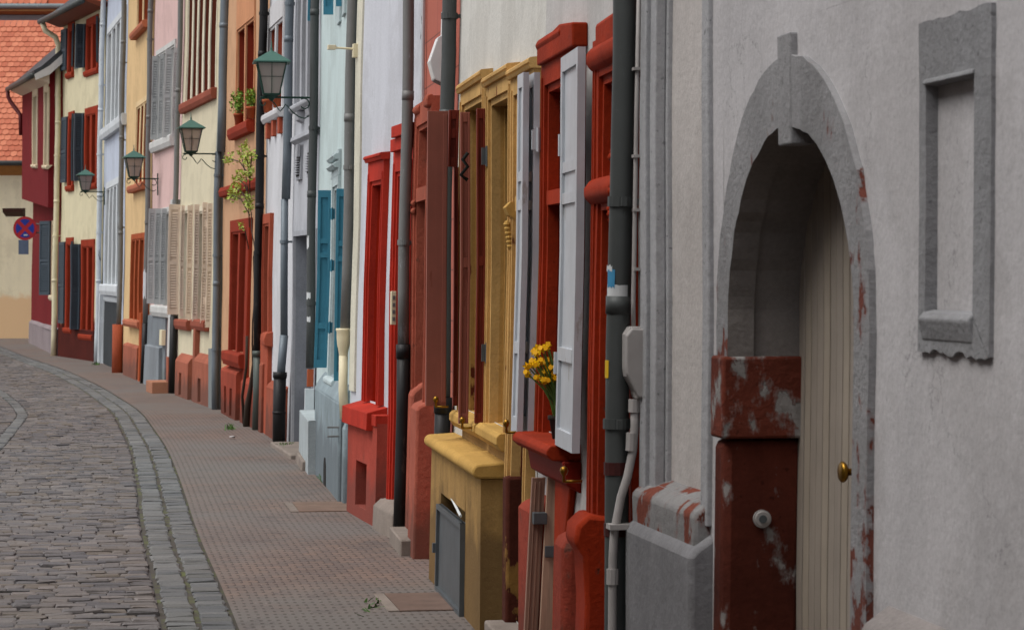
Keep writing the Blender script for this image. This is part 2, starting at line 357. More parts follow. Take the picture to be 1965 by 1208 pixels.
M['sash_white'] = paint('sash_white', '#c9c6bd', .5); M['sash_red'] = paint('sash_red', '#5f160e', .5); M['sash_brown'] = paint('sash_brown', '#3c2218', .5); M['sash_grey'] = paint('sash_grey', '#6f7477', .5)

def leaf(H, xh, xt, y0, y1, mat, width=.45, nh=.06, away=True, th=.032, style='louver', parent=None, edge=None, name='shutter', label=None, fold=0):
    """shutter leaf: hinged at pixel xh, its free edge seen at pixel xt; the opening angle follows"""
    F = H.F; ym = (y0 + y1) / 2; u, zc = F.uv(xh, ym, nh); z1 = F.uv(xh, y0, nh)[1]; z0 = F.uv(xh, y1, nh)[1]; sg = 1 if away else -1
    best = min(range(0, 121, 1), key=lambda a: abs(F.px(u + sg * width * math.cos(R(a)), nh + width * math.sin(R(a)), zc)[0] - xt)); A = R(best)
    return leaf_at(H, u, nh, z0, z1, width, A, sg, mat, th, style, parent, name, label)
def leaf_at(H, u, nh, z0, z1, width, A, sg, mat, th=.032, style='louver', parent=None, name='shutter', label=None, hard=True):
    F = H.F; ca, sa = sg * math.cos(A), math.sin(A)
    fn = lambda a, b, z: F.P(u + a * ca - b * sa * sg * 1.0, nh + a * sa + b * math.cos(A), z)
    if sg < 0: fn0 = fn; fn = lambda a, b, z: fn0(width - a, b, z)
    mb = MB(); st = min(.055, width * .22); t2 = th / 2
    mb.hexa(fn, 0, st, -t2, t2, z0, z1); mb.hexa(fn, width - st, width, -t2, t2, z0, z1)
    rails = [z0, z0 + (z1 - z0) * .45, z1 - .09] if style == 'louver' else [z0, z0 + (z1 - z0) * .22, z0 + (z1 - z0) * .62, z0 + (z1 - z0) * .7 if style == 'panel' else z1 - .4, z1 - .07]
    rh = [.09, .07, .09] if style == 'louver' else [.08, .06, .05, .05, .07]
    if style == 'board': mb.hexa(fn, st, width - st, -t2 * .8, t2 * .8, z0, z1)
    else:
        for r, h in zip(rails, rh): mb.hexa(fn, st, width - st, -t2, t2, r, r + h)
        mb.hexa(fn, st, width - st, -t2 * .35, t2 * (.0 if style == 'louver' else .25), z0 + .01, z1 - .01)
    if style == 'louver':
        z = z0 + .12
        while z < z1 - .12:
            if abs(z - rails[1] - .03) > .07:
                mb.add([fn(st, -t2 * .2, z + .03), fn(width - st, -t2 * .2, z + .03), fn(width - st, t2 * .95, z), fn(st, t2 * .95, z), fn(st, -t2 * .2, z + .038), fn(width - st, -t2 * .2, z + .038), fn(width - st, t2 * .95, z + .008), fn(st, t2 * .95, z + .008)],
                       [(0, 1, 2, 3), (7, 6, 5, 4), (3, 2, 6, 7), (0, 3, 7, 4), (1, 5, 6, 2)])
            z += .045
    o = mb.build(name, mat, parent or H.root, .003)
    if label: o['label'] = label
    return o
def hinges(H, u, n, zs, mat, parent):
    mb = MB()
    for z in zs:
        mb.box(H.F, u - .012, u + .012, n - .03, n + .03, z - .05, z + .05); mb.tube([H.F.P(u - .015, n, z - .06), H.F.P(u - .015, n, z + .06)], .009, 8)
    return mb.build('hinge', mat, parent)
def holdback(H, u, n, z, parent):
    F = H.F; mb = MB(); a = F.P(u, n, z); mb.lathe((a[0], a[1], a[2]), [(0.001, -.03), (.008, -.028), (.007, 0), (.014, .008), (.019, .022), (.014, .036), (.004, .042)], 10)
    mb.tube([F.P(u, n - .08, z - .025), F.P(u, n, z - .025)], .007, 8); return mb.build('shutter_catch', M['brass'], parent, smooth=True)
def bull(n0, n1, zb, zt, k=9):
    r_ = (zt - zb) / 2; return [(n0, zt + .012)] + [(n1 - r_ + r_ * math.sin(math.pi * i / k), zt - r_ + r_ * math.cos(math.pi * i / k)) for i in range(k + 1)] + [(n0, zb)]
def blockbox(H, uf, un, n1, z0, z1, mat, name='plinth', chamf=.03, parent=None, bev=.012, holes=()):
    """plinth block standing out from the wall with a sloping top; holes = recesses (u0,u1,z0,z1) really cut into the face"""
    F = H.F; mb = MB(); zt = z1 - chamf
    if not holes: mb.box(F, un, uf, -.05, n1, z0, zt)
    else:
        us = sorted(set([un, uf] + [x for h in holes for x in h[:2]])); zz = sorted(set([z0, zt] + [x for h in holes for x in h[2:]]))
        for i in range(len(us) - 1):
            for j in range(len(zz) - 1):
                uc, zc = (us[i] + us[i + 1]) / 2, (zz[j] + zz[j + 1]) / 2; inh = any(h[0] < uc < h[1] and h[2] < zc < h[3] for h in holes)
                if inh: continue
                mb.box(F, us[i], us[i + 1], -.05, n1, zz[j], zz[j + 1])
        for h in holes: mb.box(F, h[0], h[1], -.05, n1 - .11, h[2], h[3])
        bev = 0
    mb.prof(F, [(-.05, zt), (n1, zt), (n1 - chamf * .3, zt + chamf * .6), (.0, z1 + chamf * .6), (-.05, z1 + chamf * .6)], un, uf)
    return mb.build(name, mat, parent or H.root, bev)

def perp(H, xL, xR, y0, y1, mat, par, style='louver', th=.034):
    """leaf standing out at a right angle, read from its two pixel edges"""
    F = H.F; u, _ = F.uv(xR, (y0 + y1) / 2, .03); q = F.P(u, .03, EYE); p_ = F_PX / q[1]
    return leaf_at(H, u, .03, EYE - (y1 - HY) / p_, EYE + (HY - y0) / p_, (xR - xL) / p_, R(88), 1, mat, th, style, par)

# ------------------------------------------------------------------ ground, road, pavement
EDGE = [(14.0, -1.44), (14.7, -1.55), (16.6, -1.85), (20, -2.42), (24.3, -3.07), (30.2, -4.0), (38.3, -5.45), (46.3, -7.25), (54.6, -9.3), (65, -12.2), (73.5, -14.4), (90, -19)]
WALLN = [(2, 1.93), (10.2, .52), (13.3, .125), (17.3, -.408), (19.6, -.72), (22.8, -1.42), (28.3, -2.15), (30.7, -2.62), (33.9, -3.25), (39, -4.37), (44.3, -5.7), (48.5, -6.78), (53.8, -8.05), (60.2, -9.5), (65, -11.3), (78, -14.4)]
def smooth_curve(pts, y0, y1, step):
    Y = np.array([p[0] for p in pts]); X = np.array([p[1] for p in pts]); ys = np.arange(y0, y1, step)
    x = np.interp(ys, Y, X, left=None); lo = ys < Y[0]; x[lo] = X[0] + (ys[lo] - Y[0]) * (X[1] - X[0]) / (Y[1] - Y[0])
    k = int(4 / step) | 1; xp = np.pad(x, k // 2, mode='reflect', reflect_type='odd'); return ys, np.convolve(xp, np.ones(k) / k, 'valid')
eY, eX = smooth_curve(EDGE, 2, 88, .1)
sd = np.concatenate([[0], np.cumsum(np.hypot(np.diff(eX), np.diff(eY)))])
tx, ty = np.gradient(eX, sd), np.gradient(eY, sd); ln = np.hypot(tx, ty); tx, ty = tx / ln, ty / ln
def street(sv, t):
    """s metres along the pavement edge, t metres into the road (left of the edge)"""
    x, y = np.interp(sv, sd, eX), np.interp(sv, sd, eY); a, b = np.interp(sv, sd, tx), np.interp(sv, sd, ty); return x - t * b, y + t * a
def mesh_np(name, V, Fc, mats, mi=None, kind='structure', tint=None, uv=None):
    me = bpy.data.meshes.new(name); me.from_pydata(V.tolist(), [], Fc.tolist() if hasattr(Fc, 'tolist') else Fc)
    for m in mats: me.materials.append(m)
    if mi is not None: me.polygons.foreach_set('material_index', mi)
    if tint is not None: me.attributes.new('tint', 'FLOAT', 'FACE').data.foreach_set('value', tint)
    if uv is not None: me.uv_layers.new(name='UVMap').data.foreach_set('uv', uv.ravel())
    me.update(); o = bpy.data.objects.new(name, me); C.objects.link(o); tag(o, None, None, kind=kind); return o
def sett_mat(name, cols, moss=.0):
    m, n, l, p = nodes(name); tc = n.new('ShaderNodeTexCoord').outputs['Object']
    at = n.new('ShaderNodeAttribute'); at.attribute_name = 'tint'
    r = n.new('ShaderNodeValToRGB'); r.color_ramp.interpolation = 'LINEAR'
    for i, c in enumerate(cols):
        e = r.color_ramp.elements[i] if i < 2 else r.color_ramp.elements.new(i / (len(cols) - 1)); e.position = i / (len(cols) - 1); e.color = (*lin(c), 1)
    l.new(at.outputs['Fac'], r.inputs[0])
    o = mix(n, l, ramp(n, l, noise(n, l, tc, 50, 5, .7), .3, .7), mix(n, l, 1., r.outputs[0], (.66, .66, .66), 'MULTIPLY'), r.outputs[0])
    o = mix(n, l, ramp(n, l, noise(n, l, tc, .6, 4, .6), .35, .7), o, mix(n, l, 1., o, (.78, .76, .76), 'MULTIPLY'))
    l.new(o, p.inputs['Base Color']); p.inputs['Roughness'].default_value = .75; p.inputs['Specular IOR Level'].default_value = .2; bump(n, l, noise(n, l, tc, 70, 5, .7), .5, .006, p); return m
SETT = sett_mat('cobble_granite', ['#625f61', '#6e6a69', '#76706d', '#71685f', '#7f7874', '#656365', '#8a827d'])
GUT = sett_mat('gutter_granite', ['#666869', '#717272', '#7a7b7a', '#6b6b68', '#7f7f7d'])
m, n, l, p = nodes('joint_sand'); tc = n.new('ShaderNodeTexCoord').outputs['Object']
l.new(mix(n, l, ramp(n, l, noise(n, l, tc, 3, 6, .7), .5, .62), lin('#413b34'), lin('#545a30')), p.inputs['Base Color']); p.inputs['Roughness'].default_value = .95; JOINT = m
m, n, l, p = nodes('joint_dark'); tc = n.new('ShaderNodeTexCoord').outputs['Object']
l.new(mix(n, l, noise(n, l, tc, 3, 6, .7), lin('#3a3636'), lin('#4d4743')), p.inputs['Base Color']); p.inputs['Roughness'].default_value = .95; JDARK = m

def stones(name, rows, mat, joint, hj=.006):
    """rows: list of (s0,s1,t0,t1) stones -> one mesh of separate rounded setts"""
    A = np.array(rows); k = len(A); rg = np.random.default_rng(len(name) + k); V = np.zeros((k, 12, 3))
    def ring(j0, ins, z):
        for q, (a, b) in enumerate(((0, 2), (1, 2), (1, 3), (0, 3))):
            s_ = A[:, a] + (ins if a == 0 else -ins) ; t_ = A[:, b] + (ins if b == 2 else -ins)
            s_ = s_ + rg.normal(0, .004, k); t_ = t_ + rg.normal(0, .005, k); x, y = street(s_, t_); V[:, j0 + q, 0] = x; V[:, j0 + q, 1] = y; V[:, j0 + q, 2] = z
    h = rg.normal(0, hj, k); ring(0, .001, -.03); ring(4, .002, -.002 + h); ring(8, .013, .006 + h); V[:, 4:12, 2] += rg.normal(0, .0025, (k, 8))
    f = np.array([(8, 9, 10, 11), (4, 5, 9, 8), (5, 6, 10, 9), (6, 7, 11, 10), (7, 4, 8, 11), (0, 1, 5, 4), (1, 2, 6, 5), (2, 3, 7, 6), (3, 0, 4, 7)])
    Fc = (f[None] + 12 * np.arange(k)[:, None, None]).reshape(-1, 4); tint = np.repeat(rg.random(k), 9)
    return mesh_np(name, V.reshape(-1, 3), Fc, [mat], tint=tint)
rg = random.Random(3); setts, gut = [], []
s_ = .0; LEFTB = lambda s: np.interp(s, [0, 21, 28, 36, 40, 45, 52, 60, 90], [2.75, 2.2, 1.9, 1.62, 1.66, 1.8, 2.1, 2.4, 2.6])
S0 = 7.5
s_ = S0; row = 0
while s_ < sd[-1] - .3:
    dep = rg.uniform(.10, .15); t = .42; lb = float(LEFTB(s_)); far = 4.2 if s_ < 50 else 3.4; t += rg.uniform(0, .02)
    while t < far:
        wd = rg.uniform(.10, .22)
        if t < lb < t + wd + .06: wd = max(.05, lb - t); setts.append((s_ + .002, s_ + dep, t, t + wd - .008)); t = lb + .16; continue
        sk = .02 * math.sin(t * 2.1 + s_ * .8) - .012 * t
        setts.append((s_ + sk, s_ + dep + sk, t, t + wd)); t += wd
    s_ += dep; row += 1
for t0, t1, smin, smax in ((.0, .19, .09, .22), (.21, .39, .09, .22)):
    s_ = S0
    while s_ < sd[-1] - .4: d = rg.uniform(smin, smax); gut.append((s_ + rg.uniform(0, .012), s_ + d, t0 + rg.uniform(-.0, .012), t1 + rg.uniform(-.012, .004))); s_ += d
s_ = S0
while s_ < 60: d = rg.uniform(.14, .26); b = float(LEFTB(s_)); gut.append((s_, s_ + d, b + .004, b + .15)); s_ += d
stones('cobbled_road', setts, SETT, None, .0045)
stones('gutter', gut, GUT, None, .003)
ss = np.arange(S0 - 5, sd[-1], .5)
def strip(name, t0, t1, z, mat, kind='structure'):
    x0, y0 = street(ss, np.full_like(ss, t0)); x1, y1 = street(ss, np.full_like(ss, t1)); k = len(ss)
    V = np.zeros((2 * k, 3)); V[:k, 0], V[:k, 1], V[k:, 0], V[k:, 1] = x0, y0, x1, y1; V[:, 2] = z
    i = np.arange(k - 1); Fc = np.stack([i, i + 1, i + k + 1, i + k], 1)
    uv = np.zeros((k - 1, 4, 2)); uv[:, 0] = np.stack([np.full(k - 1, t0), ss[:-1]], 1); uv[:, 1] = np.stack([np.full(k - 1, t0), ss[1:]], 1); uv[:, 2] = np.stack([np.full(k - 1, t1), ss[1:]], 1); uv[:, 3] = np.stack([np.full(k - 1, t1), ss[:-1]], 1)
    return mesh_np(name, V, Fc, [mat], uv=uv.reshape(-1, 2), kind=kind)
strip('road_bed', .3, 5.5, -.012, JDARK); strip('gutter_bed', -.02, .415, -.008, JOINT)
# pavement: small ribbed clinker
m, n, l, p = nodes('pavement_clinker'); uvn = n.new('ShaderNodeUVMap').outputs[0]; tc = n.new('ShaderNodeTexCoord').outputs['Object']
br = n.new('ShaderNodeTexBrick'); br.inputs['Scale'].default_value = 1; br.inputs['Brick Width'].default_value = .106; br.inputs['Row Height'].default_value = .135
br.inputs['Mortar Size'].default_value = .004; br.inputs['Mortar Smooth'].default_value = .4; br.offset = .5
br.inputs['Color1'].default_value = (*lin('#74665e'), 1); br.inputs['Color2'].default_value = (*lin('#685f5b'), 1); br.inputs['Mortar'].default_value = (*lin('#514844'), 1)
l.new(uvn, br.inputs['Vector'])
vd = n.new('ShaderNodeTexVoronoi'); vd.feature = 'F1'; vd.inputs['Randomness'].default_value = .12; vd.inputs['Scale'].default_value = 1
l.new(mapped(n, l, uvn, 1 / .053, 1 / .135, 1), vd.inputs['Vector'])
dot = ramp(n, l, vd.outputs['Distance'], .16, .27, (1, 1, 1, 1), (0, 0, 0, 1))
o = mix(n, l, ramp(n, l, noise(n, l, tc, 1.3, 5, .6), .35, .65), br.outputs['Color'], mix(n, l, 1., br.outputs['Color'], (1.22, 1.16, 1.12), 'MULTIPLY'))
o = mix(n, l, ramp(n, l, noise(n, l, tc, .45, 3, .6), .4, .65), o, lin('#706b67')); dm = n.new('ShaderNodeMath'); dm.operation = 'MULTIPLY'; dm.inputs[1].default_value = .6; l.new(dot, dm.inputs[0])
o = mix(n, l, ramp(n, l, noise(n, l, tc, 90, 3, .7), .35, .65), mix(n, l, 1., o, (.82, .82, .82), 'MULTIPLY'), o)
o = mix(n, l, ramp(n, l, noise(n, l, tc, 2.3, 7, .75), .56, .62), o, mix(n, l, 1., o, (.8, .8, .82), 'MULTIPLY')); o = mix(n, l, ramp(n, l, noise(n, l, tc, 31, 2, .5), .72, .75), o, lin('#8f8780'))
o = mix(n, l, dm.outputs[0], o, lin('#3b322e')); l.new(o, p.inputs['Base Color']); p.inputs['Roughness'].default_value = .8; p.inputs['Specular IOR Level'].default_value = .15
inv = n.new('ShaderNodeMath'); inv.operation = 'SUBTRACT'; inv.inputs[0].default_value = 1; l.new(dot, inv.inputs[1]); nb = bump(n, l, inv.outputs[0], .6, .004, p); bump(n, l, noise(n, l, tc, 5, 4), .3, .02, p, nb)
PAVE = m
strip('pavement', -3.2, -.012, 0.004, PAVE)
m, n, l, p = nodes('ground_earth'); tc = n.new('ShaderNodeTexCoord').outputs['Object']
l.new(mix(n, l, noise(n, l, tc, .8, 6, .6), lin('#6c6461'), lin('#827874')), p.inputs['Base Color']); p.inputs['Roughness'].default_value = .9
g = MB(); g.add([(-400, -300, -.035), (400, -300, -.035), (400, 700, -.035), (-400, 700, -.035)], [(0, 1, 2, 3)]); tag(g.build('ground', m), None, None, kind='structure')
# channel covers across the pavement
for sY, t0, t1, dd, mt, nm in ((21.9, -1.4, -.92, .9, '#776153', 'channel_cover'), (15.35, -1.42, -1.0, .85, '#6e594e', 'channel_cover')):
    s0 = float(np.interp(sY, eY, sd)); mb = MB(); q = []
    for a, b, mi in ((t0, t1, 0), (t1 + .004, t1 + .07, 1)):
        vs = []
        for s1, t in ((s0, a), (s0 + dd, a), (s0 + dd, b), (s0, b)): x, y = street(s1, t); vs += [(float(x), float(y), .011), (float(x), float(y), 0)]
        mb.add(vs, [(0, 2, 4, 6), (0, 1, 3, 2), (2, 3, 5, 4), (4, 5, 7, 6), (6, 7, 1, 0)], mi)
    tag(mb.build(nm, [paint('cover_brown', mt, .8, 0, .3, .5), M['stone']]), None, None, kind='structure')

# ------------------------------------------------------------------ the houses, near to far
P_ = WALLN; corner = lambda i: (P_[i][1], P_[i][0])
# --- plaster house with the arched door (nearest)
GREY = plaster('render_grey', '#929294', .2, .3, b=.8, coarse=.7, speck=.6); REDST = plaster('red_sandstone_paint', '#74392c', .35, .45, b=.6, speck=.5)
H = House('plaster_house', corner(0), corner(1), .2, 6.5, 'pale grey plastered house with pointed-looking arched doorway and plank door, nearest to the camera', wallm=plaster('render_pinkish_white', '#bfbcbd', .12, .22, b=.35, coarse=.9, speck=.2, low=(.9, '#8f8784', .5), crack=.6), seed=1, wob=.008)
F = H.F; uof = lambda Y: (Y - F.B[1]) / F.t[1]
GPEEL = plaster('grey_paint_peeling_to_red', '#908e8d', .18, .3, b=.7, peel='#7a4437', peel_t=.56, peel_s=8, speck=.5)
GP2 = plaster('grey_paint_lightly_peeling', '#939293', .18, .3, b=.8, peel='#74443a', peel_t=.66, peel_s=10, speck=.5, peel_z=(.3, 2.4, .26))
RPEEL = plaster('red_paint_with_grey_patches', '#592a1f', .5, .7, b=.6, peel='#87817e', peel_t=.64, peel_s=9, speck=.6)
# blind window with moulded jambs
ub, ua = F.uv(1230, 500, .03)[0], F.uv(1369, 500, 0)[0]
H.holes.append((ua + .05, ub - .05, 1.2, 5.0))
mb = MB()
jw = .28
mb.box(F, ub - .1, ub, -.02, .03, 1.09, 4.9);
mb.box(F, ub - .19, ub - .1, -.03, .012, 1.14, 4.8)
mb.box(F, ub - .21, ub - .09, -.08, -.03, 1.1, 4.8)
mb.box(F, ua, ua + .09, -.03, .02, 1.12, 4.9); mb.box(F, ua + .09, ua + .11, -.08, .0, 1.12, 4.9); mb.box(F, ua, ub, -.05, .05, 4.9, 5.1)
o = mb.build('window_surround', plaster('moulding_grey', '#a9a9ab', .15, .3, b=.6, coarse=.8, speck=.6), H.root, .006); o['label'] = 'grey moulded surround of the walled-up tall window'
mb = MB(); mb.box(F, ua + .05, ub - .1, -.1, -.05, 1.14, 4.9); mb.build('infill', plaster('infill_white', '#bfb9b5', .1, .25, b=.5, coarse=.7), o)
mb = MB(); mb.prof(F, [(-.1, 1.24), (.02, 1.19), (.06, 1.16), (.055, 1.0), (-.1, 1.0)], ua + .02, ub + .0); mb.build('sill', GPEEL, o, .015)
blockbox(H, ub + .0, ua - .02, .085, -.1, 1.06, plaster('plinth_grey', '#8b8a8c', .25, .6, b=.7, coarse=.6, low=(.5, '#4b4a4b', .5)), chamf=.05, bev=.02)
blockbox(H, uof(7.22), 0, .085, -.1, 1.06, plaster('plinth_pale', '#918a87', .2, .3, b=.8), chamf=.05, bev=.02)
# arch
uc, hw, how = uof(8.19), .71, .86; zs_, rb, ro = 1.84, .63, .85; dep = .235
H.holes.append((uc - how * .97, uc + how * .97, -.1, 2.8))
def arcpt(h_, r_, a): return uc + h_ * math.cos(a), zs_ + r_ * math.sin(a)
NA = 44; angs = [math.pi * i / NA for i in range(NA + 1)]
mb = MB()      # wall sheet between arch band and the rectangular cut
for i in range(NA):
    (u0, z0), (u1, z1) = arcpt(how * .97, ro * .97, angs[i]), arcpt(how * .97, ro * .97, angs[i + 1])
    K_ = 5
    for j in range(K_): a0, a1, b0, b1 = z0 + (2.8 - z0) * j / K_, z0 + (2.8 - z0) * (j + 1) / K_, z1 + (2.8 - z1) * j / K_, z1 + (2.8 - z1) * (j + 1) / K_; mb.add([F.P(u0, 0, a0), F.P(u1, 0, b0), F.P(u1, 0, b1), F.P(u0, 0, a1)], [(0, 1, 2, 3)])
mb.build('arch_wall', H.wallm, H.root)
mb = MB()
inr = [(uc + hw, z) for z in np.linspace(1.71, zs_, 2)] + [arcpt(hw, rb, a) for a in angs] + [(uc - hw, z) for z in np.linspace(zs_, -.1, 8)[1:]]
outr = [(uc + how, z) for z in np.linspace(1.71, zs_, 2)] + [arcpt(how, ro, a) for a in angs] + [(uc - how, z) for z in np.linspace(zs_, -.1, 8)[1:]]
inn, out_ = [], []
for (a, za), (b, zb) in zip(inr, outr):
    j = random.uniform(-.005, .005); inn.append((a + j, za + j)); out_.append((b + random.uniform(-.009, .009), zb + random.uniform(-.006, .006)))
k = len(inn); vs = []
for (a, za), (b, zb) in zip(inn, out_): vs += [F.P(b, -.01, zb), F.P(b, .022, zb), F.P(a, .022, za), F.P(a, -.07, za), F.P(a - (.02 if a < uc else -.02), -.075, za), F.P(a - (.02 if a < uc else -.02), -dep - .03, za)]
fs = []; mi = []
for i in range(k - 1):
    for j in range(5): mb.add([vs[i * 6 + j], vs[i * 6 + j + 1], vs[(i + 1) * 6 + j + 1], vs[(i + 1) * 6 + j]], [(0, 1, 2, 3)], 0 if j < 2 else 1)
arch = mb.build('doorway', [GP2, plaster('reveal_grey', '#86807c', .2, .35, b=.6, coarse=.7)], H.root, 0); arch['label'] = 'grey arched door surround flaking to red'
mb = MB(); kz = lambda x0, x1, za, zb, n0, n1: mb.box(F, uc + x0, uc + x1, n0, n1, za, zb)
kz(-.07, .07, 2.41, 2.76, -.05, .027); mb.build('keystone', GP2, arch, .006)
# far jamb below the springing: impost block and red foot
mb = MB(); mb.box(F, uc + hw - .015, uc + how + .005, -dep - .02, .04, 1.445, 1.725); o = mb.build('impost_block', plaster('impost_red', '#6b3528', .35, .4, b=.9, peel='#94908d', peel_t=.555, peel_s=8, speck=.5), arch, .01)
mb = MB(); mb.box(F, uc + hw + .012, uc + how, -dep - .02, .028, -.1, 1.44); jb_ = mb.build('jamb_foot', RPEEL, arch, .03)
mb = MB(); a = F.P(uc + hw + .012, -.11, 1.17); tt = -F.t
ax = Vector(tt); pts = [Vector(a) + ax * d for d in (0, .012)]; mb.tube(pts, .031, 22); mb.tube([Vector(a) + ax * d for d in (.012, .016)], [.028, .024], 22); bell = mb.build('door_bell', M['plastic'], jb_, smooth=False)
mb = MB(); mb.tube([Vector(a) + ax * d for d in (.015, .022)], .014, 14); mb.build('bell_button', M['zinc'], bell)
# plank door
mb = MB(); u = uc - hw - .02; DM = paint('door_plank_cream', '#958b80', .5, streak=.35, b=.2); DM2 = paint('door_plank_cream_light', '#9c9183', .5, streak=.3, b=.2)
nb_ = 20; wd = (2 * hw + .04) / nb_
for i in range(nb_):
    a, b = u + i * wd + .005, u + (i + 1) * wd - .005
    mb.box(F, a, b, -dep - .03, -dep + random.uniform(-.002, .002), .12, 2.6, i % 3 == 0)
door = mb.build('door', [DM, DM2], arch, .002)
mb = MB(); mb.box(F, uc - hw, uc + hw, -dep - .04, -dep - .012, .1, 2.6); mb.build('door_backing', M['dark'], door)
uk, zk = F.uv(1612, 905, -dep + .06); mb = MB()
mb.box(F, uk - .03, uk + .008, -dep, -dep + .02, .13, zk - .02); mb.build('cover_strip', wood('strip_dark', '#4a3a22', .5), door, .003)
mb = MB(); b_ = Vector(F.P(uk, -dep, zk)); N_ = Vector(F.N)
mb.tube([b_ + N_ * d for d in (0, .006, .008, .04, .044, .052, .06, .066, .068)], [.024, .024, .012, .012, .024, .033, .034, .026, .004], 18); mb.build('door_knob', M['brass'], door, smooth=True)
mb = MB(); mb.box(F, uc - hw + .02, uc + hw - .02, -dep - .04, .05, -.1, .13); mb.build('doorstep', M['stone'], arch, .01)
# blind niche with rough grey frame
fu, nu = F.uv(1757, 400, .012)[0], F.uv(1897, 400, .012)[0]; z1, z0 = 2.67, 1.80; iu1, iu0 = F.uv(1778, 400, .0)[0], F.uv(1872, 400, 0)[0]; iz1, iz0 = 2.505, 1.90
H.holes.append((nu + .02, fu - .02, z0 + .03, z1 - .03)); mb = MB()
def wob_strip(mb, F, pa, pb, n0, n1, jit, seg=14):
    """frame band whose outer edge is ragged"""
    A = [(pa[0][0] + (pa[1][0] - pa[0][0]) * i / seg, pa[0][1] + (pa[1][1] - pa[0][1]) * i / seg) for i in range(seg + 1)]
    B = [(pb[0][0] + (pb[1][0] - pb[0][0]) * i / seg, pb[0][1] + (pb[1][1] - pb[0][1]) * i / seg) for i in range(seg + 1)]
    dx = lambda: random.uniform(-jit, jit)
    vs = []
    for i, ((a, za), (b, zb)) in enumerate(zip(A, B)):
        e = 0 if i in (0, seg) else 1; b += dx() * e; zb += dx() * e; a += dx() * .5 * e; za += dx() * .5 * e
        vs += [F.P(a, n0, za), F.P(a, n1, za), F.P(b, n1, zb), F.P(b, n0 if jit else n0, zb)]
    for i in range(seg):
        for j in range(3): mb.add([vs[i * 4 + j], vs[i * 4 + j + 1], vs[i * 4 + 4 + j + 1], vs[i * 4 + 4 + j]], [(0, 1, 2, 3)])
wob_strip(mb, F, ((iu1, iz0), (iu1, iz1)), ((fu, z0), (fu, z1)), -.03, .013, .002)
wob_strip(mb, F, ((iu0, iz0), (iu0, iz1)), ((nu, z0), (nu, z1)), -.03, .013, .002)
wob_strip(mb, F, ((iu0, iz1), (iu1, iz1)), ((nu, z1), (fu, z1)), -.03, .013, .004)
wob_strip(mb, F, ((iu0, iz0), (iu1, iz0)), ((nu, z0), (fu, z0)), -.03, .014, .009, 18)
o = mb.build('niche_frame', GREY, H.root); o['label'] = 'rough grey frame of the small blind window'
mb = MB(); mb.box(F, iu0 - .03, iu1 + .03, -.05, -.022, iz0 - .04, iz1 + .03); mb.build('infill', H.wallm, o)
mb = MB(); mb.prof(F, [(-.02, iz0 + .012), (.016, iz0 + .004), (.03, iz0 - .012), (.016, iz0 - .07), (-.02, iz0 - .08)], iu0 - .01, iu1 + .01); mb.build('sill', GREY, o, .006)
mb = MB(); mb.prof(F, [(-.02, iz1 + .02), (.018, iz1 + .012), (.022, iz1), (-.02, iz1 - .006)], iu0 - .005, iu1 + .005); mb.build('niche_lintel', GREY, o, .003)
H.finish(); HA = H

# --- house with red surrounds
RED = plaster('red_stone_paint', '#9f3214', .3, .4, rough=.8, b=.5, speck=.35, peel='#6e3a2c', peel_t=.69, peel_s=11, low=(.45, '#7e3226', .5)); REDB = plaster('red_plinth_paint', '#9c4434', .3, .45, b=.9, speck=.4, peel='#74473c', peel_t=.66, peel_s=9, low=(.3, '#5d3a30', .6))
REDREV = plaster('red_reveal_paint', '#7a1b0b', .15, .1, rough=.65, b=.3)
H = House('red_trimmed_house', corner(1), corner(2), .9, 6.5, 'white rendered house with deep red window and door surrounds and white shutters', wallm=plaster('render_white_a', '#c3c0bd', .08, .12, b=.4), seed=2)
F = H.F; uof = lambda Y: (Y - F.B[1]) / F.t[1]
uf, un, z1, z0 = H.rng(1035, 1122, 100, 820, .05)
un = F.uv(1118, 480, 0)[0]
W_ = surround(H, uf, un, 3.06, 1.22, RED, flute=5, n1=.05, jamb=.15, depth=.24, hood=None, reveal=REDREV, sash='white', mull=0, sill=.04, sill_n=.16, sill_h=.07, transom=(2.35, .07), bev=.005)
# stepped, sloping hood
mb = MB(); mb.poly(F, [(un - .06, 3.05), (uf - .02, 3.05), (uf - .01, 3.15), (un + .35, 3.19), (un - .06, 3.16)], .0, .075)
mb.prof(F, [(.0, 3.11), (.07, 3.12), (.085, 3.15), (.07, 3.18), (0, 3.19)], un + .3, uf - .01); mb.build('hood', RED, W_, .009)
leaf_at(H, un - .0, .10, F.uv(1068, 855, .12)[1] - .0, 3.0, .60, R(1.5), -1, M['sh_white'], .036, 'panel', W_); hinges(H, un + .0, .1, (1.6, 2.6), M['sh_white'], W_)
for i, nn in enumerate((.07, .125)):
    leaf_at(H, uf + .0, nn, 1.21, 3.02 - i * .0, .22, R(0), 1, M['sh_white'], .03, 'panel', W_)
hinges(H, uf - .03, .07, (2.68,), M['sh_white'], W_)
holdback(H, uf + .02, .19, 1.24, W_); holdback(H, un - .62, .17, 1.13, W_)
mb = MB(); mb.prof(F, [(0, 1.15), (.09, 1.15), (.07, 1.04), (0, 1.0)], un - .05, uf - .02); mb.build('apron', REDREV, W_, .01)
mb = MB(); mb.poly(F, [(uof(12.5), 1.06), (uof(12.05), 1.06), (uof(12.2), .8), (uof(12.15), -.1), (uof(12.6), -.1)], 0, .035); mb.build('pier', RED, W_, .01)
blockbox(H, uof(13.15), uof(12.72), .12, -.1, .88, REDB, chamf=.04, bev=.03); blockbox(H, uof(11.95), uof(11.66), .13, -.1, .84, REDB, chamf=.06, bev=.04)
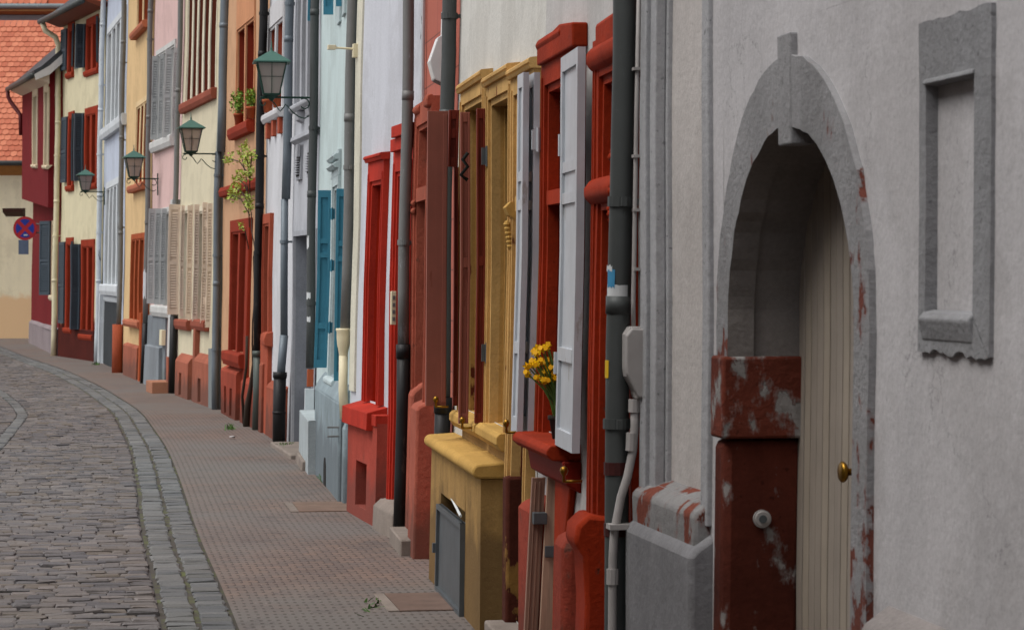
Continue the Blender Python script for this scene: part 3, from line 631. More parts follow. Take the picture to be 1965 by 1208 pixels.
# door surround by the drainpipe
uf2 = F.uv(1127, 600, .07)[0]; un2 = .03
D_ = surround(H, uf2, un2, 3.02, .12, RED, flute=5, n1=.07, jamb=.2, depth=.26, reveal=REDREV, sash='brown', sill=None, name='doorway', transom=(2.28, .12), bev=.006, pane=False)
mb = MB(); mb.box(F, un2 + .15, uf2 - .15, -.24, -.19, .12, 2.28); dd = mb.build('door', M['sash_red'], D_); mb = MB(); mb.box(F, un2 + .15, uf2 - .15, -.22, -.2, 2.4, 2.85); mb.build('fanlight', M['pane'], D_)
mb = MB()
mb.poly(F, [(un2 - .02, 2.98), (uf2, 2.98), (uf2, 3.1), (un2 - .02, 3.12)], .0, .06)
mb.prof(F, [(0, 2.88), (.085, 2.885), (.105, 2.92), (.105, 2.96), (.085, 2.99), (0, 3.0)], un2 + .3, uf2 - .02); mb.prof(F, [(0, 2.97), (.1, 2.97), (.12, 3.0), (.12, 3.05), (.1, 3.08), (0, 3.08)], un2, un2 + .3); mb.build('hood', RED, D_, .02)
mb = MB(); mb.prof(F, [(0, 2.30), (.08, 2.31), (.11, 2.34), (.11, 2.38), (.08, 2.42), (0, 2.43)], un2 + .12, uf2 - .01); mb.build('transom_moulding', RED, D_, .015)
mb = MB()
for i in range(16):   # carved leafy boss under the transom
    a, z = un2 + .2 + random.uniform(-.04, .08), 2.50 - i * .023; q = F.P(a, .11 + random.uniform(-.015, .02), z); mb.lathe(tuple(q), [(.002, -.022), (.02, -.012), (.026, 0), (.018, .014), (.002, .022)], 7)
mb.build('carved_boss', RED, D_, smooth=True)
mb = MB(); mb.prof(F, [(0, .97), (.1, .98), (.15, .93), (.16, .86), (.12, .8), (.11, .6), (.12, -.1), (0, -.1)], uf2 - .24, uf2 + .04); mb.build('jamb_foot', RED, D_, .02)
pp = H.pipe(.04, .125, .0, 4.6, .047, M['pipe_dark'], brackets=(1.42, 2.29, 3.9))
BM_ = paint('band_maroon', '#3d1512', .6)
for z_ in (.98, 1.22): mb = MB(); mb.tube([F.P(.04, .125, z) for z in (z_, z_ + .05)], .051, 14); mb.build('paint_band', BM_, pp)
def wrap(u, n, z0, z1, r, a0, a1, mat, nm, par, jit=.0):
    """paper curved round a pipe"""
    mb = MB(); c = lambda z: F.P(u, n, z); k = 8; vs = []
    for i in range(k + 1):
        a = a0 + (a1 - a0) * i / k; d = F.N * math.cos(a) - F.t * math.sin(a)
        vs += [c(z0 + random.uniform(-jit, jit)) + d * r, c(z1 + random.uniform(-jit, jit)) + d * r]
    mb.add(vs, [(2 * i, 2 * i + 1, 2 * i + 3, 2 * i + 2) for i in range(k)]); return mb.build(nm, mat, par)
wrap(.04, .125, 1.87, 1.965, .0485, R(10), R(125), M['sticker'], 'paper_notice', pp, .003)
wrap(.04, .125, 1.955, 2.03, .0495, R(15), R(60), M['paper2'], 'torn_sticker', pp, .008); wrap(.04, .125, 1.60, 1.67, .0485, R(-20), R(35), M['paper_yellow'], 'yellow_sticker', pp); wrap(.04, .125, 2.02, 2.04, .0500, R(0), R(45), M['sticker'], 'torn_sticker', pp, .006)
H.finish(); HR = H; F1 = F; W_RED = W_; URED = (un, uf)

# --- yellow trimmed house
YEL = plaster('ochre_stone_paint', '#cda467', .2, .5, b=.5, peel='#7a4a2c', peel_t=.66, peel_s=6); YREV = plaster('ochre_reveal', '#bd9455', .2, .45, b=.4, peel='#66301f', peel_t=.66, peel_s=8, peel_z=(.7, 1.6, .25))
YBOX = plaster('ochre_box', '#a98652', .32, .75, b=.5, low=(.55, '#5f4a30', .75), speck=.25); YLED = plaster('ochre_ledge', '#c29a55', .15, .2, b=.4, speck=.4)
H = House('ochre_trimmed_house', corner(2), corner(3), .9, 6.5, 'white rendered house with ochre yellow stone frames, brown shutters and a projecting cellar box', wallm=plaster('render_white_b', '#c9c7c0', .07, .1, b=.35), seed=3)
F = H.F; uof = lambda Y: (Y - F.B[1]) / F.t[1]
Y3f, Y3n = uof(14.22), uof(13.36)
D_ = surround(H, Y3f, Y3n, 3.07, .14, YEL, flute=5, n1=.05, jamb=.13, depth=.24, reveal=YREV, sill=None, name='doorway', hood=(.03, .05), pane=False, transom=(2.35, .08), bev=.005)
mb = MB(); mb.box(F, Y3n + .1, Y3f - .1, -.24, -.2, .14, 2.36); dd = mb.build('door', M['sash_brown'], D_)
mb = MB(); mb.box(F, Y3n - .05, Y3f - .02, -.2, .16, -.1, .13); mb.build('doorstep', M['stone'], D_, .012)
mb = MB()
mb.prof(F, [(.03, 2.3), (.07, 2.33), (.09, 2.37), (.06, 2.4), (.03, 2.4)], Y3f - .1, Y3f + .02)
for i in range(6): q = F.P(Y3f - .05, .075 - i * .004, 2.28 - i * .024); mb.lathe(tuple(q), [(.002, -.02), (.014, -.012), (.02, 0), (.013, .014), (.002, .022)], 8)
mb.build('carved_boss', YLED, D_, .0, smooth=False)
mb = MB(); mb.box(F, Y3f - .145, Y3f + .02, -.04, .06, -.1, .92); mb.build('jamb_foot', plaster('ochre_worn', '#94703c', .3, .5, b=.6, peel='#4f271d', peel_t=.44, peel_s=4), D_, .02)
Y2f, Y2n = F.uv(930, 480, .05)[0], Y3f + .02
W2 = surround(H, Y2f, Y2n, 3.11, 1.14, YEL, flute=4, n1=.05, jamb=.12, depth=.2, reveal=YREV, sash='brown', sill=.02, sill_n=.1, sill_h=.1, sill_mat=YLED, hood=(.03, .05), bev=.005)
Y1f, Y1n = F.uv(879, 480, .05)[0], Y2f + .1
W1 = surround(H, Y1f, Y1n, 3.17, 1.14, YEL, flute=3, n1=.05, jamb=.12, depth=.2, reveal=YREV, sash='brown', sill=.02, sill_n=.1, sill_h=.1, sill_mat=YLED, hood=(.03, .05), bev=.005)
S = M['sh_brown']; S2 = M['sh_brown2']
def slab(H, xL, xR, y0, y1, Y, mat, th, par, name='shutter', plain=False):
    """leaf standing out at a right angle to the wall at distance Y"""
    F = H.F; u = (Y - F.B[1]) / F.t[1]; zc = EYE; f = lambda x: min(np.arange(-.02, 1.2, .002), key=lambda n_: abs(F.px(u, n_, zc)[0] - x))
    n1, n0 = f(xL), f(xR); q = F.P(u, n1, zc); z1, z0 = EYE + (HY - y0) * q[1] / F_PX, EYE - (y1 - HY) * q[1] / F_PX
    mb = MB(); w_ = n1 - n0; st = min(.045, w_ * .25)
    if plain: mb.box(F, u, u + th, n0, n1, z0, z1); mb.box(F, u - .004, u, n0 + .004, n0 + .03, z0 + .02, z1 - .02); return mb.build(name, mat, par, .004), u, n1, z0
    mb.box(F, u, u + th, n0, n0 + st, z0, z1); mb.box(F, u, u + th, n1 - st, n1, z0, z1); mb.box(F, u + th * .3, u + th * .8, n0 + st, n1 - st, z0, z1)
    for z in (z0, (z0 + z1) / 2, z1 - .06): mb.box(F, u + .002, u + th - .002, n0 + st, n1 - st, z, z + .06)
    return mb.build(name, mat, par, .003), u, n1, z0
o, u_, n_, z_ = slab(H, 819, 858, 213, 778, 16.5, S, .045, W1, plain=True); o['label'] = 'broad brown shutter leaf standing open'; holdback(H, u_ - .02, n_ - .06, z_ + .02, W1)
slab(H, 859, 879, 211, 320, 16.62, S2, .04, W1); slab(H, 871, 880, 320, 778, 16.62, S2, .04, W1)
o, u_, n_, z_ = slab(H, 884, 903, 215, 812, 15.5, S, .035, W2); holdback(H, u_ - .02, n_ - .02, z_ + .0, W2)
o, u_, n_, z_ = slab(H, 916, 932, 208, 812, 15.3, S2, .035, W2)
hinges(H, u_ - .03, .05, (1.55, 2.7), M['zinc'], W2)
mb = MB(); q = F.P(u_ - .02, .13, 2.66); mb.tube([q + F.N * .03 + F.up * .06, q + F.N * .06 + F.up * .02, q + F.N * .03 - F.up * .02, q + F.N * .07 - F.up * .07, q + F.N * .03 - F.up * .1], .011, 8); mb.build('shutter_hook', M['dark'], W2, smooth=True)
mb = MB(); mb.box(F, Y2n, Y1f, -.01, .014, .9, 1.1); mb.build('apron', YBOX, H.root)
# projecting cellar box with rounded ledge and metal hatch
bn = .15; u0, u1 = uof(14.5), uof(17.22)
hf, hn = F.uv(843, 1050, bn)[0], F.uv(890, 1050, bn)[0]
mb = MB(); mb.box(F, u0, hn, -.05, bn, -.1, .87); mb.box(F, hf, u1, -.05, bn, -.1, .87); mb.box(F, hn, hf, -.05, bn, .62, .87); mb.box(F, hn - .01, hf + .01, -.05, bn - .1, -.1, .63)
cb = mb.build('cellar_box', YBOX, H.root, 0)
mb = MB(); mb.prof(F, bull(-.03, bn + .05, .875, .955), u0 - .03, u1 + .03); mb.build('ledge', YLED, cb, .012)
mb = MB(); fr = .03
mb.box(F, hn, hf, bn - .01, bn + .008, .0, .55)
for q in ((hn, hn + fr * 1.2, .0, .55), (hf - fr * 1.2, hf, .0, .55), (hn, hf, .0, fr), (hn, hf, .55 - fr, .55)): mb.box(F, q[0], q[1], bn, bn + .028, q[2], q[3])
ht = mb.build('hatch', M['zinc'], cb, .003); mb = MB(); mb.box(F, hf - .02, hf + .02, bn + .02, bn + .045, .24, .3); mb.build('latch', M['zinc'], ht)
mb = MB(); mb.tube([F.P(hf - .15, bn - .02, .66), F.P(hn + .1, bn + .015, .585)], .008, 8); mb.build('rod', M['paper'], ht)
H.pipe(H.F.L - .02, .075, 0, 4.8, .048, M['pipe_dark'], M['pipe_black'], 1.18, brackets=(3.72,))
H.finish(); HY_ = H

# --- red sandstone house
SAND = plaster('sandstone_salmon', '#ad5d49', .28, .45, b=.8, speck=.4, peel='#8a5545', peel_t=.64, peel_s=7, low=(.5, '#5d3c34', .7)); SANDB = plaster('sandstone_block', '#ab5e4c', .25, .25, b=.8, speck=.3, low=(.3, '#5a4038', .7))
m, n, l, p = nodes('ashlar_red'); tc = n.new('ShaderNodeTexCoord').outputs['Object']; sp = n.new('ShaderNodeSeparateXYZ'); l.new(tc, sp.inputs[0]); cmb = n.new('ShaderNodeCombineXYZ'); l.new(sp.outputs[1], cmb.inputs[0]); l.new(sp.outputs[2], cmb.inputs[1])
br = n.new('ShaderNodeTexBrick'); br.inputs['Scale'].default_value = 1; br.inputs['Brick Width'].default_value = .75; br.inputs['Row Height'].default_value = .34; br.inputs['Mortar Size'].default_value = .006; l.new(cmb.outputs[0], br.inputs['Vector'])
br.inputs['Color1'].default_value = (*lin('#b05f4a'), 1); br.inputs['Color2'].default_value = (*lin('#a85443'), 1); br.inputs['Mortar'].default_value = (*lin('#7d4335'), 1)
l.new(mix(n, l, noise(n, l, tc, 12, 6, .7), mix(n, l, 1., br.outputs['Color'], (.8, .8, .8), 'MULTIPLY'), br.outputs['Color']), p.inputs['Base Color']); p.inputs['Roughness'].default_value = .9
nb = bump(n, l, br.outputs['Fac'], -.6, .01, p); bump(n, l, noise(n, l, tc, 25, 5), .4, .01, p, nb); ASH = m
H = House('sandstone_house', corner(3), corner(4), .9, 6.5, 'narrow red sandstone block house with salmon stone doorway behind the brown shutters', wallm=ASH, seed=4)
F = H.F; uof = lambda Y: (Y - F.B[1]) / F.t[1]
uf = F.uv(790, 500, .06)[0]; un = uf - 1.2
D_ = surround(H, uf, un, 3.28, .13, SAND, flute=4, n1=.06, jamb=.2, depth=.24, reveal=SAND, sill=None, name='doorway', transom=(2.55, .1), pane=False, bev=.012)
mb = MB(); mb.box(F, un + .12, uf - .12, -.24, -.2, .13, 2.56); mb.build('door', M['sash_brown'], D_); mb = MB(); mb.box(F, un + .12, uf - .12, -.22, -.2, 2.6, 3.15); mb.build('fanlight', M['pane'], D_)
for z in (2.46, 2.52):
    mb = MB(); mb.prof(F, [(.05, z), (.07, z + .005), (.085, z + .025), (.07, z + .045), (.05, z + .05)], uf - .2, uf + .01); mb.build('capital', SAND, D_, .012)
mb = MB(); mb.prof(F, [(.05, 3.2), (.09, 3.21), (.1, 3.25), (.09, 3.29), (.05, 3.29)], un, un + .25); mb.build('carved_scroll', SAND, D_, .01); mb = MB(); mb.prof(F, [(.05, 3.2), (.08, 3.21), (.09, 3.24), (.08, 3.27), (.05, 3.27)], uf - .4, uf - .1); mb.build('carved_scroll', SAND, D_, .015)
blockbox(H, uf + .0, uf - .32, .085, -.1, 1.17, SANDB, 'jamb_base', .06, D_, .025); blockbox(H, un + .35, un - .1, .13, -.1, 1.1, SANDB, 'jamb_base', .05, D_, .02)
mb = MB(); mb.box(F, un + .1, uf - .1, -.2, .2, -.1, .12); mb.build('doorstep', M['stone'], D_, .012)
H.pipe(H.F.L + .02, .12, .0, 4.8, .043, M['pipe_grey'], M['pipe_black'], 1.47, .05, brackets=(2.25, 4.2))
mb = MB(); mb.tube([F.P(F.L - .15, .03, z) for z in (3.25, 4, 4.8)], .018, 8); mb.build('cable_pipe', M['pipe_white'], H.root)
H.finish(); HS = H

# --- house with bright red frames
RED2 = plaster('bright_red_stone', '#b83424', .24, .4, rough=.8, b=.5, speck=.3); RED2B = plaster('bright_red_plinth', '#ad4a3c', .25, .45, b=.7, speck=.3, peel='#7c5147', peel_t=.7, peel_s=9, low=(.35, '#6d4038', .7))
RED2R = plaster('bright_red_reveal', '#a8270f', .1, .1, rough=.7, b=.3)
H = House('bright_red_trimmed_house', corner(4), corner(5), 1.0, 6.8, 'pale lilac-grey house with bright red window and door frames on a red plinth', wallm=plaster('render_lilac', '#c3c5cb', .05, .08, b=.25), seed=5)
F = H.F; uof = lambda Y: (Y - F.B[1]) / F.t[1]
uf, un, z1, z0 = H.rng(700, 742, 310, 775, .05); un = F.uv(742, 540, .0)[0]
W_ = surround(H, uf, un, 2.95, .95, RED2, flute=2, n1=.05, jamb=.13, head=.2, depth=.16, reveal=RED2R, sash='red', sill=None, hood=(.04, .05), bev=.006)
uf2, un2 = F.uv(749, 540, .06)[0], .06
D_ = surround(H, uf2, un2, 2.98, .1, RED2, flute=3, n1=.06, jamb=.14, head=.2, depth=.22, reveal=RED2R, sill=None, name='doorway', bev=.006, pane=False)
mb = MB(); mb.box(F, un2 + .1, uf2 - .1, -.22, -.18, .1, 2.8); mb.build('door', M['sash_red'], D_)
mb = MB(); mb.box(F, un2, uf2 - .08, 0, .1, 2.97, 3.07); mb.box(F, un2, uf2 - .3, 0, .13, 3.07, 3.16); mb.build('hood', RED2, D_, .006)
mb = MB(); mb.box(F, uf2 - .32, uf2 - .27, .06, .1, 1.62, 1.88); o = mb.build('bell_panel', M['pipe_cream'], D_, .004)
for i in range(4):
    mb = MB(); mb.box(F, uf2 - .325, uf2 - .32, .07, .09, 1.65 + i * .055, 1.68 + i * .055); mb.build('bell_button', M['pipe_grey'], o)
ubf = F.uv(668, 900, .12)[0]; ubn = F.uv(722, 900, .12)[0]
cf, cn = F.uv(684, 930, .12)[0], F.uv(704, 930, .12)[0]; mid = F.uv(716, 800, .12)[0]
blockbox(H, ubf, ubn, .12, -.1, .84, RED2B, chamf=.012, holes=[(cn, cf, .1, .47)])
mb = MB(); mb.prof(F, [(-.05, .95), (.02, .94), (.17, .9), (.175, .76), (.0, .74)], mid - .0, ubf + .0); mb.build('sill', RED2, W_, .005)
mb = MB(); mb.box(F, ubn, mid - .01, -.05, .135, .8, .89); mb.build('pier', RED2, H.root, .006)
mb = MB(); mb.prof(F, [(0, .25), (.1, .24), (.155, .19), (.16, -.1), (0, -.1)], .22, ubn - .1); mb.build('doorstep', M['stone'], D_, .015)
mb = MB(); mb.box(F, F.L - .3, F.L - .02, -.02, .02, 1, 6.7); mb.build('corner_strip', plaster('cream_strip', '#cfcbb9', .06, .1), H.root, .004)
H.pipe(F.L + .06, .05, 1.5, 6.6, .046, M['pipe_grey'], brackets=(2.95, 5.2))
mb = MB(); q = F.P(F.L + .06, .06, 1.29); mb.lathe(tuple(q), [(.034, -.12), (.036, 0), (.045, .06), (.056, .11), (.06, .17), (.06, .22), (.068, .235), (.066, .25), (.05, .25)], 18); mb.tube([F.P(F.L + .06, .06, 1.3), F.P(F.L + .06, .06, 1.0), F.P(F.L + .03, .05, .75)], .04, 14); mb.build('rainwater_hopper', M['pipe_cream'], H.root, smooth=True)
H.finish(); HB = H

def win(H, L, Rr, y0, y1, mat, n1=.04, **k):
    uf, un, z1, z0 = H.rng(L, Rr, y0, y1, n1); un = max(un, .03)
    return surround(H, uf, un, z1, z0, mat, n1=n1, **k), uf, un, z1, z0
def plinth(H, L, Rr, ytop, mat, n=.09, **k):
    F = H.F; uf, z = F.uv(L, ytop, n); un = F.uv(Rr, ytop, n)[0]; return blockbox(H, min(uf, F.L - .01), max(un, .02), n, -.1, z, mat, **k)

# --- pale mint house with teal shutters
MINT = plaster('render_mint', '#bccbca', .05, .08, b=.25)
H = House('mint_house', corner(5), corner(6), 1.0, 7.0, 'pale mint rendered house with teal shutters and a rough grey-white plinth', wallm=MINT, seed=6)
F = H.F
a, b = F.uv(628, 540, .05)[0], F.uv(641, 540, .05)[0]; a = b + .85
TR = plaster('mint_stone_trim', '#b6c3c4', .1, .2, b=.4)
W_ = surround(H, a + .1, b - .1, 2.95, 1.02, TR, n1=.03, jamb=.12, depth=.16, sill=.03, sash='white', sill_n=.07)
perp(H, 607, 632, 365, 705, M['sh_teal'], W_, 'panel', .04)
perp(H, 643, 667, 362, 730, M['sh_teal'], W_, 'panel', .04); hinges(H, F.uv(634, 540, .05)[0], .05, (1.5, 2.1, 2.6), M['sh_teal'], W_)
mb = MB()
for z in (3.02, 3.1): mb.prof(F, [(.0, z), (.06, z), (.09, z + .03), (.05, z + .06), (0, z + .06)], b - .1, a + .1)
mb.box(F, b - .1, a + .3, 0, .03, 2.95, 3.2); mb.build('carved_lintel', TR, W_, .006)
uf, un, z1, z0 = H.rng(594, 655, -60, 38, .06)
W2 = surround(H, a + .1, b - .1, 6.4, 4.85, TR, n1=.03, jamb=.12, depth=.16, sill=.03, sash='white', sill_n=.07)
for xl, xr, yb in ((594, 613, 40), (620, 639, 28), (646, 657, 12)): perp(H, xl, xr, -190, yb, M['sh_teal'], W2, 'panel', .04)
for u in (a - .1, b - .1): mb = MB(); mb.box(F, u - .3, u + .1, 0, .025, 4.45, 4.74); mb.build('apron_panel', TR, W2, .003)
RUB = plaster('plinth_blueish_white', '#8e9ca1', .2, .45, b=.7, low=(.5, '#5c6266', .7))
blockbox(H, F.uv(606, 800, .1)[0], F.uv(648, 800, .1)[0] , .10, -.1, .98, RUB, chamf=.1, bev=.04); blockbox(H, F.uv(648, 800, .06)[0] + .05, .02, .07, -.1, .80, RUB, chamf=.15, bev=.05)
blockbox(H, F.L - .02, F.uv(607, 800, .1)[0] - .1, .17, -.1, .55, plaster('plinth_white', '#a5adaf', .15, .3), 'pier', .01)
mb = MB(); mb.prof(F, [(0, .12), (.2, .1), (.22, -.1), (0, -.1)], F.L - 1.6, F.L - .1); mb.build('doorstep', M['stone'], H.root, .01)
mb = MB(); mb.poly(F, [(1.9, .0), (2.2, .0), (2.2, .2), (2.12, .27), (1.98, .27), (1.9, .2)], .09, .105); mb.build('cellar_vent', M['dark'], H.root)
mb = MB(); mb.tube([F.P(.3, .05, .66), F.P(.3, .2, .66)], .008, 6); mb.tube([F.P(.3, .05, .58), F.P(.3, .2, .58)], .008, 6); mb.build('boot_rail', M['pipe_grey'], H.root)
H.pipe(F.L - .04, .07, 1.0, 7, .047, M['pipe_dark'], brackets=(1.7, 3.6, 5.4)); wrap(F.L - .04, .07, 1.75, 1.82, .0485, R(0), R(80), M['sticker'], 'torn_sticker', H.root, .01); wrap(F.L - .04, .07, 2.3, 2.42, .0485, R(20), R(60), M['sticker'], 'torn_sticker', H.root, .02); wrap(F.L - .04, .07, 1.5, 1.56, .0485, R(20), R(80), M['sticker'], 'torn_sticker', H.root, .01)
mb = MB(); mb.box(F, F.L - .08, F.L, .03, .1, .8, .99); mb.build('pipe_brick', M['terra'], H.root, .004); mb = MB(); mb.box(F, F.L - .1, F.L, .02, .12, -.05, .78); mb.build('pipe_boxing', M['pipe_white'], H.root, .004)
H.finish(); HM = H

# --- light grey house with recessed entrance
LG = plaster('render_light_grey', '#b3b5ba', .07, .22, b=.35, low=(2.5, '#8b8e94', .5))
H = House('light_grey_house', corner(6), corner(7), 1.0, 7.0, 'light grey house with deep recessed entrance between two drainpipes', wallm=LG, seed=7)
F = H.F; LGT = plaster('light_grey_trim', '#a6a8ad', .1, .4, b=.3)
uf, un = F.L - .12, .12
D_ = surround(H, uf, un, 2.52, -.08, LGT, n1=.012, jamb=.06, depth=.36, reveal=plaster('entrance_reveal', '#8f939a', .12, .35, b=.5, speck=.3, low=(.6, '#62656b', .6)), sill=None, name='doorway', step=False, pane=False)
mb = MB(); mb.box(F, un + .02, uf - .02, -.36, -.32, -.05, 2.45); mb.build('door', M['sash_grey'], D_)
mb = MB(); mb.box(F, un, uf, -.3, .25, -.1, .06); mb.build('doorstep', M['stone'], D_, .02)
W_ = surround(H, F.L - .25, .3, 6.6, 3.98, LGT, n1=.05, jamb=.16, depth=.12, mull=2, mullw=.16, sash='white', sill=.06, sill_n=.1, reveal=plaster('trim_light', '#bfc1c4', .06, .2))
mb = MB(); mb.prof(F, [(0, 3.62), (.05, 3.62), (.06, 3.57), (0, 3.53)], .05, F.L - .05); mb.build('string_course', LGT, H.root, .005)
mb = MB()
for u in (.45, 1.45): mb.prof(F, [(0, 3.87), (.09, 3.87), (.07, 3.78), (.0, 3.75)], u, u + .28)
mb.build('corbel', LGT, H.root)
for u in (.45, 1.5):
    mb = MB(); mb.box(F, u - .02, u + .4, 0, .03, 3.1, 3.5); o = mb.build('air_vent', LGT, H.root, .003)
    mb = MB(); mb.box(F, u + .02, u + .36, .028, .034, 3.14, 3.46); o2 = mb.build('vent_opening', M['dark'], o)
    mb = MB()
    for i in range(7): z = 3.16 + i * .028; mb.hexa(F.P, u + .03, u + .35, .034, .06, z, z + .012)
    mb.box(F, u - .03, u + .1, .034, .07, 3.36, 3.5); mb.build('vent_slat', LGT, o)
H.pipe(F.L - .03, .1, 1.3, 2.9, .044, M['pipe_blue'], brackets=(2.4,), name='drainpipe')
pb = H.pipe(F.L - .03, .085, 2.9, 7, .052, M['pipe_blue'], brackets=(5.2,)); mb = MB(); mb.tube([F.P(F.L - .03, .1, 1.3), F.P(F.L - .05, .12, 1.02), F.P(F.L - .05, .13, .8)], .05, 14); mb.build('pipe_bend', M['pipe_blue'], pb, smooth=True)
mb = MB(); mb.tube([F.P(F.L - .05, .14, z) for z in (0, .4, .85)], .075, 14); mb.tube([F.P(F.L - .05, .14, z) for z in (.8, .87)], .083, 14); mb.tube([F.P(F.L - .05, .14, z) for z in (.38, .41)], .08, 14); mb.build('cast_iron_foot', M['pipe_black'], pb, smooth=True)
H.finish(); HG = H

# --- white house with salmon frames
SAL = plaster('salmon_frame', '#a5523c', .15, .25, b=.4); SALB = plaster('salmon_plinth', '#9d5541', .25, .4, b=.6, speck=.3, low=(.3, '#573b33', .7))
H = House('white_salmon_house', corner(7), corner(8), 1.0, 7.2, 'white house with salmon window reveals and small terracotta pots, behind the black drainpipe', wallm=plaster('render_white_c', '#c8c9cc', .05, .12, b=.3), seed=8)
F = H.F
W_, a, b, z1, z0 = win(H, 512, 545, 20, 222, plaster('white_stone_trim', '#c4c3c4', .06, .15), n1=.02, jamb=.13, head=.3, depth=.2, mull=1, mullw=.16, reveal=SAL, sill=.05, sash='white', sill_n=.09, sill_h=.12)
mb = MB()
for i in range(3): u = b + (a - b) * (i + .1) / 3; mb.box(F, u, u + .2, 0, .05, z0 - .32, z0 - .1)
mb.build('apron_block', SAL, W_, .004); PSILL = (F, a, b, z0)
D_, a, b, z1, z0 = win(H, 502, 524, 412, 640, SAL, n1=.05, jamb=.16, depth=.2, name='doorway', sill=None, sash='brown')
mb = MB(); mb.box(F, b, a, -.05, .06, -.1, z0 + .0); mb.build('apron', SAL, D_, .01)
mb = MB(); mb.prof(F, [(0, 1.3), (.09, 1.28), (.12, 1.2), (.1, 1.12), (0, 1.1)], b - .1, a - .6); mb.build('sill', SAL, D_, .01)
blockbox(H, b - .05, .2, .07, -.1, .66, SALB, chamf=.05); blockbox(H, F.L - .4, b + .3, .1, -.1, .9, SALB, chamf=.04)
pb = H.pipe(F.L - .1, .09, 1.02, 7, .056, M['pipe_black'], brackets=(3.55, 5.4, 2.3)); mb = MB(); mb.tube([F.P(F.L - .1, .09, z) for z in (0, .5, .98)], .062, 14); mb.tube([F.P(F.L - .1, .09, z) for z in (.96, 1.03)], .072, 14); mb.build('steel_foot', paint('pipe_foot_green', '#4c544f', .5, .2, wear='#3a403d'), pb, smooth=True)
H.finish(); HW = H

# --- peach house with red frames
PEACH = plaster('render_peach', '#c49a78', .08, .12, b=.35); REDO = plaster('brick_red_frame', '#8f3523', .15, .2, b=.4); REDOB = plaster('brick_red_plinth', '#9b4634', .22, .35, b=.6, low=(.25, '#4d332b', .75))
H = House('peach_house', corner(8), corner(9), 1.0, 7.4, 'peach rendered house with brick-red frames, red sills and a climbing plant', wallm=PEACH, seed=9)
F = H.F; PTRIM = plaster('peach_frame', '#c98f69', .1, .2)
W_, a, b, z1, z0 = win(H, 452, 490, 0, 246, PTRIM, n1=.02, jamb=.1, head=.5, depth=.3, mull=1, mullw=.12, sash='red', sill=.1, sill_n=.12, sill_h=.17, sill_mat=REDO, reveal=REDO); PS2 = (F, a, b, z0)
mb = MB(); mb.prof(F, [(0, 3.32), (.08, 3.3), (.1, 3.24), (.08, 3.17), (0, 3.15)], .3, F.L - .3); mb.build('string_course', REDO, H.root, .006)
W_, a, b, z1, z0 = win(H, 440, 478, 424, 672, REDO, n1=.05, jamb=.16, head=.2, depth=.16, mull=1, mullw=.2, sash='red', sill=.12, sill_n=.14, sill_h=.2)
mb = MB(); mb.poly(F, [(b + .1, 0), (b - .2, 0), (b - .2, z1), (b + .05, z1)], 0, .06); mb.box(F, .15, .35, 0, .06, -.1, z1); mb.build('pilaster', REDO, H.root, .01)
uu = F.uv(424, 760, .1)[0], F.uv(452, 760, .1)[0]; h1, h2 = F.uv(430, 770, .1)[0], F.uv(441, 770, .1)[0]
blockbox(H, min(uu[0], F.L - .05), uu[1] - .1, .11, -.1, .68, REDOB, chamf=.05, holes=[(h1 - .3, h1, .03, .42), (h2 - .3, h2, .03, .42)]); blockbox(H, uu[1] - .5, .1, .09, -.1, .6, REDOB, chamf=.05)
H.pipe(F.L - .03, .09, 0, 3.85, .05, M['pipe_blue'], brackets=(.9, 2.3, 3.5)); H.pipe(F.L - .1, .05, 3.85, 7.2, .07, M['pipe_blue'], brackets=())
H.finish(); HP = H

# --- cream house with striped window row
CREAM = plaster('render_cream', '#cfc6ab', .06, .1, b=.3)
H = House('cream_house', corner(9), corner(10), 1.2, 7.8, 'cream house with a row of slim red-brown window lights above and beige louvred shutters below', wallm=CREAM, seed=10)
F = H.F; SMB = plaster('salmon_base', '#a3604c', .2, .35, b=.6, low=(.3, '#5f463e', .7)); RB = plaster('redbrown_sill', '#93503f', .15, .2, b=.4); CRT = plaster('cream_mullion', '#d8cfb8', .06, .1)
W_, a, b, z1, z0 = win(H, 357, 417, -80, 198, CRT, n1=.012, jamb=.12, depth=.25, mull=4, mullw=.2, sash='red', sill=.15, sill_n=.1, sill_h=.17, sill_mat=RB, reveal=plaster('brown_reveal', '#7a4030', .1, .15))
for L_, R_ in ((341, 368), (373, 403)):
    W_, a, b, z1, z0 = win(H, L_ + 3, R_, 397, 612, CRT, n1=.035, jamb=.12, depth=.14, sash='white', sill=.25, sill_n=.1, sill_h=.17, sill_mat=RB)
    B_ = M['sh_beige']
    for xl, xr, ya, yb in (((323, 345, 392, 603), (346, 353, 394, 606), (357, 368, 394, 612)) if L_ < 350 else ((370, 380, 392, 616), (387, 396, 388, 620), (397, 407, 390, 628))): perp(H, xl, xr, ya, yb, B_, W_)
    hinges(H, b - .02, .06, (z0 + .3, z1 - .3), M['sh_beige'], W_)
for L_, R_, e in ((337, 362, .1), (372, 401, .1)): uf, z = F.uv(L_, 682, e); un = F.uv(R_, 682, e)[0]; blockbox(H, min(uf, F.L - .02), un, e, -.1, z, SMB, chamf=.08, holes=[(uf - .9, uf - .55, .03, .4)] )
u = F.uv(369, 700, .1)[0]; mb = MB(); mb.box(F, u - .12, u + .12, 0, .085, -.1, z0 - .15); mb.build('pier', SMB, H.root, .006)
mb = MB(); mb.box(F, .02, .55, 0, .06, .9, 7.6); mb.box(F, .0, .6, 0, .11, -.1, .9); mb.build('corner_strip', plaster('grey_corner_strip', '#9a9f9b', .1, .4, low=(1.2, '#5f6468', .6)), H.root, .006)
